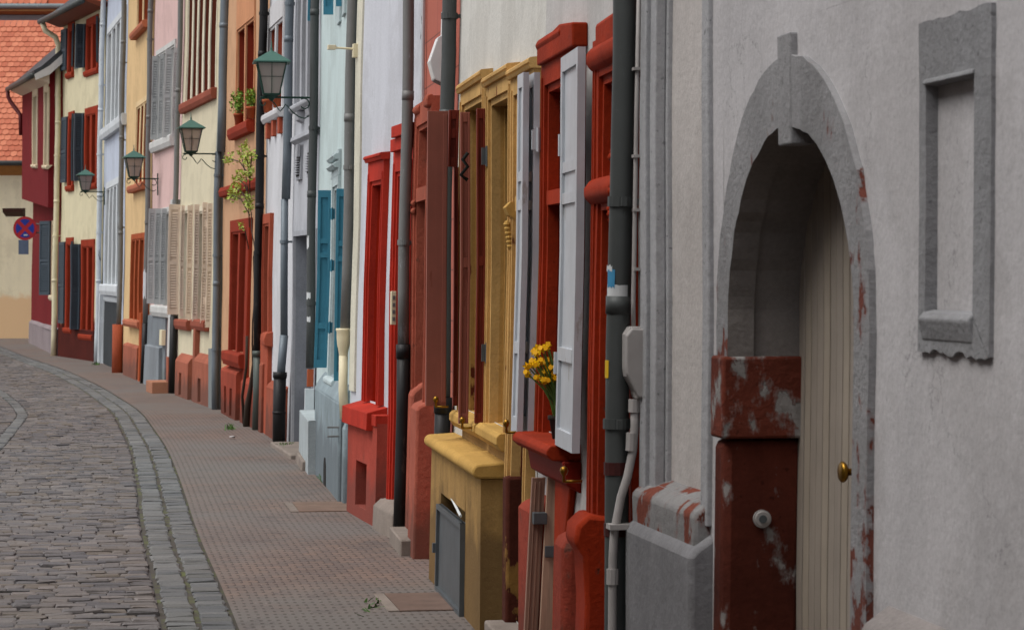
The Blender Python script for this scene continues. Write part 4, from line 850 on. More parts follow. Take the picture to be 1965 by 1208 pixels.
H.pipe(F.L + .02, .08, 1.25, 6.9, .045, M['pipe_grey'], M['pipe_black'], 1.3, brackets=(3, 4.8), top_path=[F.P(F.L + .03, .1, 7.05), F.P(F.L + .12, .25, 7.2), F.P(F.L + .2, .34, 7.25)])
mb = MB(); mb.tube([F.P(F.L + .02, .08, z) for z in (0, .6, 1.3)], .06, 12); mb.build('cast_iron_foot', M['pipe_black'], H.root, smooth=True)
H.finish(); HC = H

# --- pink house
H = House('pink_house', corner(10), corner(11), 1.2, 8.2, 'pale pink house with grey louvred shutters on both floors', wallm=plaster('render_pink', '#cfb0ab', .05, .08, b=.25), seed=11)
F = H.F; WS = plaster('white_sill', '#c3c3c0', .08, .15)
for y0, y1, sh in ((100, 272, 0), (402, 585, 0)):
    W_, a, b, z1, z0 = win(H, 298, 335, y0, y1, WS, n1=.03, jamb=.12, depth=.14, sash='white', sill=.35, sill_n=.1, sill_h=.2, mull=1)
    G_ = M['sh_grey']
    for xl, xr, ya, yb in (((291, 303, 108, 268), (304, 313, 104, 266), (314, 329, 95, 264), (331, 341, 92, 262)) if y0 < 200 else ((283, 296, 400, 582), (297, 307, 400, 583), (309, 319, 400, 584))): perp(H, xl, xr, ya, yb, G_, W_)
PG = plaster('pink_base_grey', '#7b8186', .12, .3, b=.5, low=(.25, '#55594a', .6))
plinth(H, 276, 318, 603, PG, .04, chamf=.01); plinth(H, 277, 305, 660, plaster('pink_base_grey_b', '#858b90', .15, .4, b=.5), .1, chamf=.02)
mb = MB(); u = F.uv(316, 650, .05)[0]; mb.box(F, u, u + .35, .03, .1, .78, 1.05); mb.build('letter_box', M['pipe_cream'], H.root, .005)
mb = MB(); mb.box(F, .05, .28, 0, .14, .62, 3.3); mb.build('pilaster', WS, H.root, .006); mb = MB(); mb.box(F, .03, .3, 0, .15, -.1, .62); mb.build('jamb_foot', SMB, H.root, .006)
mb = MB(); mb.box(F, .05, .9, 0, .42, -.1, .2); mb.build('doorstep', plaster('step_salmon', '#a8775f', .15, .2), H.root, .012)
H.pipe(F.L + .0, .08, 1.1, 8, .05, M['pipe_grey'], brackets=(3, 4.8, 6.4)); wrap(F.L, .08, 1.6, 2.1, .0515, R(0), R(90), M['pipe_white'], 'torn_sticker', H.root, .05); mb = MB(); mb.tube([F.P(F.L, .08, z) for z in (0, .6, 1.12)], .058, 12); mb.build('cast_iron_foot', M['pipe_black'], H.root, smooth=True)
H.finish()

# --- yellow house
YH = plaster('render_yellow', '#d3b486', .05, .1, b=.3); OR = plaster('orange_frame', '#a5512f', .12, .2, b=.3); YM = plaster('yellow_mullion', '#d8bd92', .05, .1)
H = House('yellow_house', corner(11), corner(12), 1.0, 8.6, 'soft yellow house with slim orange-brown window lights on three floors', wallm=YH, seed=12)
F = H.F
for L_, R_, y0, y1, ml in ((262, 288, -120, 62, 1), (258, 284, 198, 357, 2), (250, 276, 450, 612, 2)):
    W_, a, b, z1, z0 = win(H, L_, R_, y0, y1, OR if ml == 2 and y0 > 400 else YM, n1=.012, jamb=.14, depth=.28, mull=ml, mullw=.22, sash='red', sill=.2, sill_n=.14, sill_h=.14, sill_mat=plaster('orange_sill', '#b06a50', .1, .2), reveal=OR)
plinth(H, 236, 262, 658, SMB, .08, chamf=.03, holes=[]); mb = MB(); mb.box(F, .1, .5, 0, .07, -.1, 2.8); mb.box(F, .9, 1.15, 0, .08, -.1, 1.3); mb.build('pilaster', OR, H.root, .006)
H.pipe(F.L, .09, 1.0, 8.4, .052, M['pipe_grey'], brackets=(3, 4.8, 6.4)); mb = MB(); mb.tube([F.P(F.L, .11, z) for z in (0, .5, 1.0)], .11, 14); mb.build('pipe_casing', plaster('casing_orange', '#a5553c', .12, .2), H.root, smooth=True)
H.finish()

# --- blue-white house
H = House('blue_white_house', corner(12), corner(13), 1.0, 9.0, 'pale blue-white house with ribbed white window bands over a dark garage door', wallm=plaster('render_bluewhite', '#b7bfcd', .05, .08, b=.2), seed=13)
F = H.F; WT = plaster('white_trim', '#c6cbce', .05, .1)
for L_, R_, y0, y1 in ((204, 242, 58, 246), (201, 234, 352, 545)):
    W_, a, b, z1, z0 = win(H, L_, R_, y0, y1, WT, n1=.04, jamb=.18, depth=.1, mull=3, mullw=.3, sash='white', sill=.9, sill_n=.13, sill_h=.24, reveal=WT)
uf, z = F.uv(203, 575, 0); uf = F.L - .7; D_ = surround(H, uf, .5, 1.55, -.05, WT, n1=.03, jamb=.12, depth=.1, sill=None, pane=False, name='doorway')
mb = MB(); mb.box(F, .5, uf - .02, -.04, .0, -.05, 1.5); mb.build('garage_door', plaster('dark_panel', '#3c4043', .2, .3), D_)
mb = MB(); mb.box(F, F.L - .62, F.L - .3, 0, .1, -.1, 1.6); mb.build('pilaster', WT, H.root, .006)
H.pipe(F.L - .05, .1, 0, 8.9, .062, M['pipe_white'], brackets=(3, 4.8, 6.4))
H.finish()

# --- cream house with dark shutters
H = House('dark_shutter_house', corner(13), corner(14), .8, 8.35, 'cream house with red window frames, slate-grey shutters and a red-brown eave', wallm=plaster('render_cream_b', '#cfc6a6', .06, .1, b=.25, low=(.95, '#5a1f17', 1.)), seed=14, roof=False)
F = H.F; RO = plaster('red_orange_frame', '#93351f', .12, .2); SL = M['sh_slate']
for i, (L_, R_, y0, y1) in enumerate(((129, 143, 47, 141), (164, 190, 38, 137), (129, 143, 216, 357), (162, 188, 209, 354), (125, 141, 456, 628), (154, 182, 460, 640))):
    wide = R_ - L_ > 20
    W_, a, b, z1, z0 = win(H, L_, R_, y0, y1, RO, n1=.035, jamb=.2, head=.2, depth=.2, sash='white' if i < 2 else 'red', sill=.1, sill_n=.08, sill_h=.14, mull=1 if wide else 0, mullw=.22)
    leaf_at(H, a + .02, .05, z0 + .1, z1 - .1, .5, R(4 if i % 2 == 0 else 14), 1, SL, .04, 'louver', W_)
    if i < 2 or not wide: leaf_at(H, b - .02, .05, z0 + .1, z1 - .1, .5, R(12), -1, SL, .04, 'louver', W_)
    if wide: leaf_at(H, a + .1, .05, z0 + .1, z1 - .1, .2, R(88), 1, SL, .04, 'louver', W_)
plinth(H, 112, 180, 628, plaster('dark_red_base', '#4e1b14', .25, .4, b=.5), .05, chamf=.02)
z = F.uv(120, 37, 0)[1]; mb = MB(); zt = 8.2
mb.prof(F, [(-.1, zt + .1), (-.1, zt + .02), (.1, zt - .0), (.48, zt + .14), (.48, zt + .2)], -.05, F.L + .1); ev = mb.build('eave', paint('eave_brown', '#7a3a22', .6), H.root)
mb = MB(); P = lambda u, n, z: F.B + u * F.t + n * F.N + z * F.up; mb.add([P(-.05, .5, 8.38), P(F.L + .2, .5, 8.38), P(F.L + .2, -3.5, 11.5), P(-.05, -3.5, 11.5), P(F.L + .2, -7.3, 8.4), P(-.05, -7.3, 8.4)], [(0, 1, 2, 3), (3, 2, 4, 5)]); mb.build('roof', M['slate'], H.root)
mb = MB(); mb.tube([P(u, .56, 8.33) for u in (-.05, F.L / 2, F.L + .2)], .07, 10); mb.build('gutter', M['pipe_dark'], ev, smooth=True)
H.pipe(F.L + .02, .12, .0, 7.75, .07, M['pipe_cream'], brackets=(3, 5, 6.5), top_path=[F.P(F.L + .02, .2, 7.95), F.P(F.L + .02, .45, 8.1), F.P(F.L + .02, .52, 8.3)])
H.finish()

# --- dark red house with overhanging upper floor
DR = plaster('render_dark_red', '#6f1d22', .08, .12, b=.3); CF = plaster('cream_window_frame', '#cbbb9f', .08, .1)
H = House('dark_red_house', corner(14), corner(15), .8, 4.3, 'dark red rendered house with overhanging upper floor and flared slate eave', wallm=DR, seed=15, roof=False, depth=6)
F = H.F
W_, a, b, z1, z0 = win(H, 98, 109, 424, 566, CF, n1=.03, jamb=.14, depth=.1, sash='white', sill=.2, sill_n=.1, sill_h=.14); leaf_at(H, a, .06, z0, z1, .5, R(28), 1, M['sh_slate'], .05, 'louver', W_)
plinth(H, 56, 109, 615, plaster('base_grey_pink', '#8d8284', .15, .25, b=.5), .08, chamf=.05)
J = .30; F0 = F; zj, zt = 3.70, 7.05
# the upper floor is a second storey box on its own plane, 0.3 m further out
class U: pass
G_ = Fac((F.B + F.N * J)[:2], (F.B + F.N * J + F.t * F.L)[:2], .4, 15, .01, .045)
u2 = U(); u2.F = G_; u2.holes = []; u2.root = H.root
for L_, R_ in ((61, 73), (83, 93)):
    uf, un = G_.uv(L_, 240, .02)[0], G_.uv(R_, 240, .0)[0]; surround(u2, uf, un, 6.9, 4.75, CF, n1=.02, jamb=.3, depth=.12, sill=.1, sill_n=.06, sash='white', sill_h=.1)
mb = MB()
us = sorted(set([0, F.L] + [x for h in u2.holes for x in h[:2]])); zs = sorted(set([zj, zt] + [x for h in u2.holes for x in h[2:]]))
for i in range(len(us) - 1):
    for j in range(len(zs) - 1):
        if not any(h[0] < (us[i] + us[i + 1]) / 2 < h[1] and h[2] < (zs[j] + zs[j + 1]) / 2 < h[3] for h in u2.holes): mb.add([G_.P(us[i], 0, zs[j]), G_.P(us[i + 1], 0, zs[j]), G_.P(us[i + 1], 0, zs[j + 1]), G_.P(us[i], 0, zs[j + 1])], [(0, 1, 2, 3)])
for u in (0, F.L): mb.add([G_.P(u, 0, zj), G_.P(u, -6, zj), G_.P(u, -6, zt + .1), G_.P(u, -3, zt + 2.75), G_.P(u, 0, zt)], [(0, 1, 2, 3, 4)])
mb.add([G_.P(0, 0, zj), G_.P(F.L, 0, zj), G_.P(F.L, -6, zj), G_.P(0, -6, zj)], [(0, 1, 2, 3)]); mb.build('upper_wall', DR, H.root)
mb = MB(); mb.prof(G_, [(.36, 7.0), (.0, 7.2), (-3, 9.9), (-6.4, 7.2), (-6.4, 7.35), (-3, 10.08), (-.05, 7.42), (.2, 7.2), (.38, 7.1)], -.3, F.L + .4); rf = mb.build('roof', M['slate'], H.root)
mb = MB(); mb.prof(G_, [(0, 6.78), (.33, 6.93), (.33, 6.98), (0, 7.15)], -.28, F.L + .35); mb.build('eave', paint('eave_pale', '#c8b7a2', .6), rf); mb = MB(); mb.prof(G_, [(.34, 6.86), (.37, 7.0), (.0, 7.22), (-2.8, 9.8), (-2.8, 9.6), (0, 7.0)], -.34, -.30); mb.build('barge_board', paint('barge_white', '#cfcdc8', .6), rf)
mb = MB(); mb.tube([G_.P(u, .42, 6.98) for u in np.linspace(-.3, F.L + .4, 6)], .07, 10); mb.build('gutter', M['pipe_dark'], rf, smooth=True)
mb = MB(); mb.tube([G_.P(F.L + .3, .42, 6.95), G_.P(F.L + .3, .4, 6.75), G_.P(F.L + .25, .33, 6.6), G_.P(F.L + .1, .12, 6.3), G_.P(F.L + .0, .06, 6.2), G_.P(F.L - .05, .05, 5.6)], .06, 12); mb.build('downpipe', paint('pipe_red', '#5d1a1c', .5), rf, smooth=True)
H.finish(); HD = H

# --- house across the end of the street
EW = plaster('render_end_cream', '#efe3c2', .07, .15, b=.3, low=(1.35, '#e0bb90', .95))
TILE = None
m, n, l, p = nodes('roof_tile_orange'); at = n.new('ShaderNodeAttribute'); at.attribute_name = 'tint'; tc = n.new('ShaderNodeTexCoord').outputs['Object']
o = mix(n, l, at.outputs['Fac'], lin('#b25f43'), lin('#cc7c5c')); o = mix(n, l, ramp(n, l, noise(n, l, tc, 8, 5), .3, .7), mix(n, l, 1., o, (.82, .82, .82), 'MULTIPLY'), o); l.new(o, p.inputs['Base Color']); p.inputs['Roughness'].default_value = .85; TILE = m
E_ = Fac((-8, 83.2), (-34, 83.2), 0, 20, .0)
er = empty('end_house', (-17, 83.2, 0), 'cream house with orange scalloped tile roof closing the far end of the street', 'house')
mb = MB(); P = lambda u, n_, z: E_.B + u * E_.t + n_ * E_.N + z * E_.up
mb.add([P(0, 0, -.1), P(26, 0, -.1), P(26, 0, 5.5), P(0, 0, 5.5), P(26, -10, -.1), P(0, -10, -.1), P(26, -10, 5.5), P(0, -10, 5.5)], [(0, 1, 2, 3), (1, 4, 6, 2), (4, 5, 7, 6), (5, 0, 3, 7)]); mb.build('wall', EW, er)
zr, dr = 10.45, 4.6
def tiles(name, u0, u1, ze, zrr, n0, n1, parent, pw=.2, ph=.26):
    rows = int(math.hypot(zrr - ze, n1 - n0) / ph); vs, fs = [], []; tn = []; sl_ = ((n1 - n0), (zrr - ze)); Ln = math.hypot(*sl_); dn, dz = sl_[0] / Ln, sl_[1] / Ln
    for r in range(rows + 1):
        for c in range(int((u1 - u0) / pw)):
            uc_ = u0 + (c + .5 + (.5 if r % 2 else 0)) * pw; d0 = r * ph - .03; d1 = d0 + ph * 1.5; lift0, lift1 = .035 + random.uniform(0, .008), .0; hw_ = pw * .48; o_ = len(vs)
            pts = [(-hw_, d1, lift1), (hw_, d1, lift1), (hw_, d0 + .05, lift0), (hw_ * .7, d0 + .015, lift0), (0, d0, lift0), (-hw_ * .7, d0 + .015, lift0), (-hw_, d0 + .05, lift0)]
            for a, d, lf in pts: vs.append(P(uc_ + a, n0 + dn * d + dz * lf, ze + dz * d - dn * lf))
            for a, d, lf in pts[2:]: vs.append(P(uc_ + a, n0 + dn * d, ze + dz * d - .012))
            fs.append(tuple(range(o_, o_ + 7))); fs += [(o_ + 2 + i, o_ + 3 + i, o_ + 8 + i, o_ + 7 + i) for i in range(4)]; tn += [random.random()] * 5
    me = bpy.data.meshes.new(name); me.from_pydata([tuple(np.array(v) - np.array(parent.location)) for v in vs], [], fs); me.materials.append(TILE); me.attributes.new('tint', 'FLOAT', 'FACE').data.foreach_set('value', tn); ob = bpy.data.objects.new(name, me); C.objects.link(ob); ob.parent = parent; return ob
rf = tiles('roof', 6.5, 13.5, 5.62, zr, .3, -dr, er)
mb = MB(); mb.add([P(-.2, .3, 5.58), P(26.2, .3, 5.58), P(26.2, -dr, zr - .03), P(-.2, -dr, zr - .03), P(26.2, -10, 5.5), P(-.2, -10, 5.5)], [(0, 1, 2, 3), (3, 2, 4, 5)]); mb.build('roof_deck', paint('deck_orange', '#a04d31', .9), rf)
mb = MB(); mb.tube([P(u, .38, 5.58) for u in (0, 13, 26)], .08, 10); mb.build('gutter', M['pipe_dark'], rf, smooth=True); mb = MB(); mb.prof(E_, [(0, 5.2), (.3, 5.5), (.3, 5.56), (0, 5.56)], 0, 26); mb.build('eave', paint('eave_ochre', '#a9743c', .7), rf)
er2 = empty('rear_house', (-17, 90, 0), 'taller house behind with grey wall and second orange tiled roof at the top left', 'house')
E2 = Fac((-8, 90), (-34, 90), 0, 21, 0.); P = lambda u, n_, z: E2.B + u * E2.t + n_ * E2.N + z * E2.up
mb = MB(); mb.add([P(0, 0, -.1), P(26, 0, -.1), P(26, 0, 11), P(0, 0, 11), P(26, -9, -.1), P(0, -9, -.1), P(26, -9, 11), P(0, -9, 11)], [(0, 1, 2, 3), (1, 4, 6, 2), (4, 5, 7, 6), (5, 0, 3, 7)]); mb.build('wall', plaster('rear_grey', '#86888c', .1, .2), er2)
rf = tiles('roof', 8, 15, 11.35, 14, .35, -2.3, er2); mb = MB(); mb.add([P(-.2, .35, 11.3), P(26.2, .35, 11.3), P(26.2, -4.5, 16.2), P(-.2, -4.5, 16.2), P(26.2, -9.5, 11), P(-.2, -9.5, 11)], [(0, 1, 2, 3), (3, 2, 4, 5)]); mb.build('roof_deck', paint('deck_orange_b', '#a04d31', .9), rf)
mb = MB(); mb.tube([P(u, .42, 11.26) for u in (0, 13, 26)], .09, 10); mb.build('gutter', M['pipe_pale'], rf, smooth=True); mb = MB(); mb.prof(E2, [(0, 11.02), (.34, 11.1), (.34, 11.2), (0, 11.2)], 0, 26); mb.build('eave', paint('eave_ochre_b', '#b98a55', .7), rf)

# ------------------------------------------------------------------ the rest of the lane, outside the picture: unseen houses added to shut off part of the sky
for nm, a_, b_, lab, col in (('unseen_opposite_house', (-4.0, 12.0), (-2.6, 2.0), 'unseen rendered house across the lane from the arched doorway, added to block sky light', '#a89f96'), ('unseen_opposite_house', (-2.58, 1.9), (-1.7, -9), 'unseen rendered house across the lane, behind the viewpoint, added to block sky light', '#a08f84'), ('unseen_adjoining_house', (2.6, -12), (1.95, 1.95), 'unseen plastered house adjoining the arched doorway house, added to block light from behind', '#a29894')):
    H = House(nm, a_, b_, 0, 5.2, lab, wallm=plaster('render_lane', col, .12, .2), seed=31, group='row of old town houses')
    for k_ in range(2):
        for z_ in (1.1, 4.2): u_ = 1.5 + k_ * 4; surround(H, u_ + 1.2, u_, z_ + 1.8, z_, M['stone'], n1=.03, jamb=.12, depth=.2, sill=.05)
    H.finish()

# ------------------------------------------------------------------ street lamps on wall brackets
def make_lamp():
    root = empty('street_lamp', (0, 0, 0), 'x', 'street lamp', 'green wall lanterns along the house row')
    V3 = Vector
    def arc(cx, cz, r, a0, a1, n_=12, sp=1.): return [V3((cx + r * (sp ** (i / n_)) * math.cos(R(a0 + (a1 - a0) * i / n_)), 0, cz + r * (sp ** (i / n_)) * math.sin(R(a0 + (a1 - a0) * i / n_)))) for i in range(n_ + 1)]
    mb = MB(); mb.tube([V3((-.02, 0, 0)), V3((.55, 0, 0))], .011, 8); mb.tube([V3((.0, 0, -.3)), V3((.0, 0, .1))], .012, 8); mb.build('bracket_arm', M['iron'], root)
    mb = MB(); mb.tube(arc(.075, -.075, .07, 60, 330, 14, .55), .0065, 6)
    pts = [V3((.03, 0, -.2)), V3((.07, 0, -.225)), V3((.13, 0, -.21)), V3((.2, 0, -.16)), V3((.25, 0, -.1)), V3((.28, 0, -.075)), V3((.30, 0, -.11)), V3((.335, 0, -.15)), V3((.36, 0, -.12)), V3((.4, 0, -.06)), V3((.45, 0, -.02))]
    mb.tube(pts, .0065, 6); mb.tube(arc(.52, -.06, .045, 110, -200, 14, .5), .006, 6); mb.build('scroll', M['iron'], root)
    cx = .43; z0, z1 = .03, .37; r0, r1 = .085, .155
    def sq(r, z): return [V3((cx + sx * r, sy * r, z)) for sx, sy in ((-1, -1), (1, -1), (1, 1), (-1, 1))]
    A, B = sq(r0, z0), sq(r1, z1); mb = MB()
    for a, b in zip(A, B): mb.tube([a, b], .0075, 6)
    for ring, rr in ((A, .01), (B, .009)):
        for i in range(4): mb.tube([ring[i], ring[(i + 1) % 4]], rr, 6)
    for i in range(4):
        mb.tube([(A[i] + A[(i + 1) % 4]) / 2, (B[i] + B[(i + 1) % 4]) / 2], .0035, 5); m1, m2 = A[i].lerp(B[i], .55), A[(i + 1) % 4].lerp(B[(i + 1) % 4], .55); mb.tube([m1, m2], .0035, 5)
    fr = mb.build('lantern_frame', M['iron'], root)
    mb = MB(); A, B = sq(r0 - .004, z0), sq(r1 - .004, z1); mb.add(A + B, [(0, 1, 5, 4), (1, 2, 6, 5), (2, 3, 7, 6), (3, 0, 4, 7)]); mb.build('lantern_glass', M['lglass'], fr)
    mb = MB(); mb.lathe((cx, 0, z0), [(.02, 0), (.02, .06), (.045, .1), (.05, .17), (.03, .22), (.005, .24)], 12); mb.build('bulb', paint('bulb_white', '#d8d4c8', .3), fr, smooth=True)
    mb = MB(); C_, D_ = sq(.2, z1), sq(.2, z1 + .012); E__ = sq(.03, z1 + .125); mb.add(C_ + D_ + E__, [(3, 2, 1, 0)] + [(i, (i + 1) % 4, 4 + (i + 1) % 4, 4 + i) for i in range(4)] + [(4 + i, 4 + (i + 1) % 4, 8 + (i + 1) % 4, 8 + i) for i in range(4)] + [(8, 9, 10, 11)])
    cap = mb.build('lantern_roof', M['lamp_green'], root); mb = MB(); mb.lathe((cx, 0, z1 + .12), [(.028, 0), (.02, .012), (.01, .02), (.016, .035), (.008, .05), (.006, .1), (.001, .13)], 10); mb.build('finial', M['lamp_green'], cap, smooth=True)
    mb = MB(); mb.lathe((cx, 0, -.02), [(.012, -.02), (.03, 0), (.05, .02), (.09, .045), (.09, .052)], 12); mb.build('lantern_base', M['iron'], fr, smooth=True)
    return root
def copy_tree(o, parent=None):
    c = o.copy(); C.objects.link(c); c.parent = parent
    for ch in list(o.children): copy_tree(ch, c)
    return c
proto = make_lamp()
lamps = [(HM.F, HM.F.L - .04, .10, 3.93, 'largest and nearest green lantern on a wall bracket, over the recessed grey entrance'),
         (HP.F, HP.F.L - .05, .07, 3.82, 'green lantern on a bracket in front of the cream house with the striped window row'),
         (HP.F, 0, 0, 0, 'green lantern on a bracket between the yellow house and the pink house'),
         (HP.F, 0, 0, 0, 'farthest green lantern on a bracket, before the cream house with dark shutters')]
for i, (F, u, n_, z, lab) in enumerate(lamps):
    if i == 2: px_, Y_, z = 306, 47.3, 3.76
    if i == 3: px_, Y_, z = 195, 59.6, 3.92
    o = proto if i == 0 else copy_tree(proto)
    if i < 2: q = F.P(u, n_, z); Nn = F.N
    else:
        x = np.interp(Y_, [p[0] for p in WALLN], [p[1] for p in WALLN]) ; q = (x + .04, Y_, z); Nn = HC.F.N
    o.location = tuple(map(float, q)); o.rotation_euler = (0, 0, math.atan2(Nn[1], Nn[0])); o['label'] = lab

# ------------------------------------------------------------------ plants
def leaves(mb, c, rad, n_, size, flat=1., mi=(0,), up=.3):
    for _ in range(n_):
        a = Vector((random.gauss(0, 1), random.gauss(0, 1), random.gauss(0, 1) * flat)); a = a.normalized() * (random.random() ** .5); p_ = Vector(c) + Vector((a.x * rad[0], a.y * rad[1], a.z * rad[2]))
        d = Vector((random.uniform(-1, 1), random.uniform(-1, 1), random.uniform(-.4, 1) * up * 3)).normalized(); s_ = d.cross(Vector((random.uniform(-1, 1), random.uniform(-1, 1), random.uniform(-1, 1)))).normalized(); L_ = size * random.uniform(.6, 1.3)
        nn = d.cross(s_) * L_ * .15
        mb.add([p_, p_ + d * L_ * .5 + s_ * L_ * .3 + nn, p_ + d * L_, p_ + d * L_ * .5 - s_ * L_ * .3 + nn], [(0, 1, 2, 3)], random.choice(mi))
def pot(loc, r, h, label, plant, group):
    root = empty('potted_plant', loc, label, 'potted plant', group); mb = MB(); mb.lathe(tuple(loc), [(r * .7, 0), (r, h * .8), (r * 1.1, h * .8), (r * 1.12, h), (r * .95, h), (r * .9, h * .85)], 14); mb.build('pot', M['terra'], root, smooth=True)
    mb = MB(); leaves(mb, (loc[0], loc[1], loc[2] + h + plant[2] * .7), plant, int(plant[3]), .05); mb.build('leaves', plant[4], root, weld=False)
    mb = MB()
    for _ in range(6): mb.tube([Vector(loc) + Vector((random.uniform(-.02, .02), random.uniform(-.02, .02), h * .8)), Vector(loc) + Vector((random.uniform(-.06, .06), random.uniform(-.06, .06), h + plant[2] * random.uniform(.6, 1.4)))], .004, 5)
    mb.build('stem', M['stem'], root, weld=False); return root
F, a, b, z0 = PS2
for u, px_, lab, dens in ((a - .45, 456, 'bushier green potted plant on the red sill of the peach house', (.12, .12, .2, 260, M['leaf'])), (a - 1.3, 480, 'smaller green potted plant on the red sill of the peach house, beside the black pipe', (.11, .11, .15, 170, M['leaf']))):
    u = F.uv(px_, 235, .06)[0]; pot(F.P(u, .045, z0 + .012), .07, .16, lab, dens, 'potted plants on the red sill')
F, a, b, z0 = PSILL
for px_, lab, dens in ((514, 'terracotta pot with sparse plant on the white house sill, nearer the black pipe', (.07, .07, .06, 50, M['leaf2'])), (530, 'terracotta pot with sparse plant on the white house sill, nearer the blue-grey pipe', (.07, .07, .06, 50, M['leaf2']))):
    u = F.uv(px_, 215, .05)[0]; pot(F.P(u, .04, z0 + .012), .065, .17, lab, dens, 'small pots on the white house sill')
# daffodils
F = F1; u = F.uv(1073, 780, .06)[0]; q = F.P(u, .05, 1.235)
root = empty('daffodil_pot', q, 'yellow daffodils in a pot on the red window sill behind the white shutter', 'flowers')
mb = MB(); mb.lathe(tuple(q), [(.04, 0), (.055, .09), (.062, .09), (.062, .11), (.05, .11), (.045, .09)], 14); mb.build('pot', M['soil'], root, smooth=True)
ms, mf, mc = MB(), MB(), MB(); Q = Vector(q); left = Vector(F.N)
for i in range(36):
    tip = Q + left * random.uniform(.0, .145) + Vector((random.uniform(-.04, .03), random.uniform(-.05, .05), random.uniform(.27, .44))); base = Q + Vector((random.uniform(-.03, .03), random.uniform(-.03, .03), .09)); mid_ = base.lerp(tip, .5) + Vector((0, 0, .03)); ms.tube([base, mid_, tip], .0035, 5)
    if i < 32:
        d = Vector((random.uniform(-.8, .3), -1, random.uniform(-.2, .5))).normalized(); s1 = d.cross(Vector((0, 0, 1))).normalized(); s2 = s1.cross(d); rr = random.uniform(.017, .025)
        for k in range(6):
            t = k * math.pi / 3 + random.random() * .2; e = s1 * math.cos(t) + s2 * math.sin(t); f_ = s1 * math.cos(t + .5) + s2 * math.sin(t + .5); g_ = s1 * math.cos(t - .5) + s2 * math.sin(t - .5)
            mf.add([tip, tip + g_ * rr * .6 + d * .003, tip + e * rr - d * .004, tip + f_ * rr * .6 + d * .003], [(0, 1, 2, 3)])
        mc.tube([tip, tip + d * .012, tip + d * .02], [.008, .009, .012], 8)
for i in range(16):
    base = Q + Vector((random.uniform(-.03, .03), random.uniform(-.03, .03), .09)); t = base + left * random.uniform(-.05, .08) + Vector((random.uniform(-.07, .07), random.uniform(-.07, .07), random.uniform(.12, .28))); sd_ = Vector((.007, .0, 0)); ms.add([base - sd_, base + sd_, t], [(0, 1, 2)])
ms.build('stem', M['stem'], root, weld=False); fl = mf.build('flowers', M['yellow'], root, weld=False); mc.build('trumpets', paint('petal_orange', '#eeb000', .6, streak=0), fl, weld=False)
# climbing plant on the peach house
F = HP.F; u0 = F.uv(474, 815, .12)[0]; q = F.P(u0, .12, 0); root = empty('climbing_plant', q, 'gnarled climber with sparse yellow-green leaves on the peach house wall', 'climber')
mb = MB(); pts = [F.P(u0 - min(i, 4) * .11 + .04 * math.sin(i * 2.), .11 + .015 * math.sin(i * 1.7), i * .28) for i in range(9)]; mb.tube(pts, [.06, .045, .034, .02, .012, .009, .008, .008, .008], 8)
pts2 = [F.P(u0 + .3, .12, 0), F.P(u0 + .2, .17, .4), F.P(u0 + .05, .14, .8), F.P(u0 + .1, .13, 1.2)]; mb.tube(pts2, .02, 7)
up_ = [F.P(u0 - .4 + i * .3, .1 + .02 * (i % 2), 2.35 + i * .24) for i in range(7)]; mb.tube([pts[-1]] + up_, .008, 6)
ml = MB()
for px_, py_, r_, k in ((470, 300, .28, 150), (440, 305, .12, 60), (458, 345, .22, 90), (478, 330, .14, 60), (445, 375, .16, 60), (475, 390, .18, 70), (462, 435, .1, 24), (452, 362, .18, 50), (484, 300, .12, 30)):
    for nn in (.12, .2): 
        uu, zz = F.uv(px_, py_, nn); c = F.P(uu, nn, zz); leaves(ml, c, (.09, r_ * 1.6, r_ * .8), k // 2, .055)
    st = F.P(u0 + .4, .1, max(1.9, zz - .3)); mb.tube([st, (np.array(st) + c) / 2 + np.array([0, 0, .08]), c], .008, 5)
mb.build('stem', M['bark'], root, smooth=True); ml.build('leaves', M['vine'], root, weld=False)
# tufts of weeds at the wall foot
wsp = [(545, 862, 'largest weed tuft at the foot of the black cast iron pipe'), (630, 925, 'small weed tuft at the foot of the pale plinth below the teal shutters'), (655, 944, 'weed tuft where the pale plinth meets the bright red plinth'), (442, 824, 'low weed tuft beside the climbing plant stem'), (292, 741, 'weed tuft beside the salmon doorstep of the pink house'), (788, 1045, 'dry weed tuft between the black pipe and the stone doorstep'), (185, 700, 'tiny weed tuft by the white drainpipe far down the row'), (716, 1166, 'grass growing along the nearer pavement channel cover')]
for px_, py_, lab in wsp:
    Yd = F_PX * EYE / (py_ - HY); X = (px_ - CX) / F_PX * Yd; mb = MB(); k = {545: 70, 716: 16}.get(px_, 34); wy = .3 if px_ == 716 else .1
    for _ in range(k):
        b_ = Vector((X + random.gauss(0, .03), Yd + random.gauss(0, wy), .0)); t = b_ + Vector((random.gauss(0, .035), random.gauss(0, .035), random.uniform(.015, .035 if px_ == 716 else .09))); w_ = Vector((random.uniform(.004, .012), random.uniform(-.01, .01), 0)); mb.add([b_ - w_, b_ + w_, t + w_ * .4, t - w_ * .4], [(0, 1, 2, 3)])
    o = mb.build('weed_tuft', M['leaf2'] if px_ != 788 else M['vine'], None, loc=(X, Yd, 0), weld=False); tag(o, lab, 'weeds', 'weed tufts at the foot of the walls')

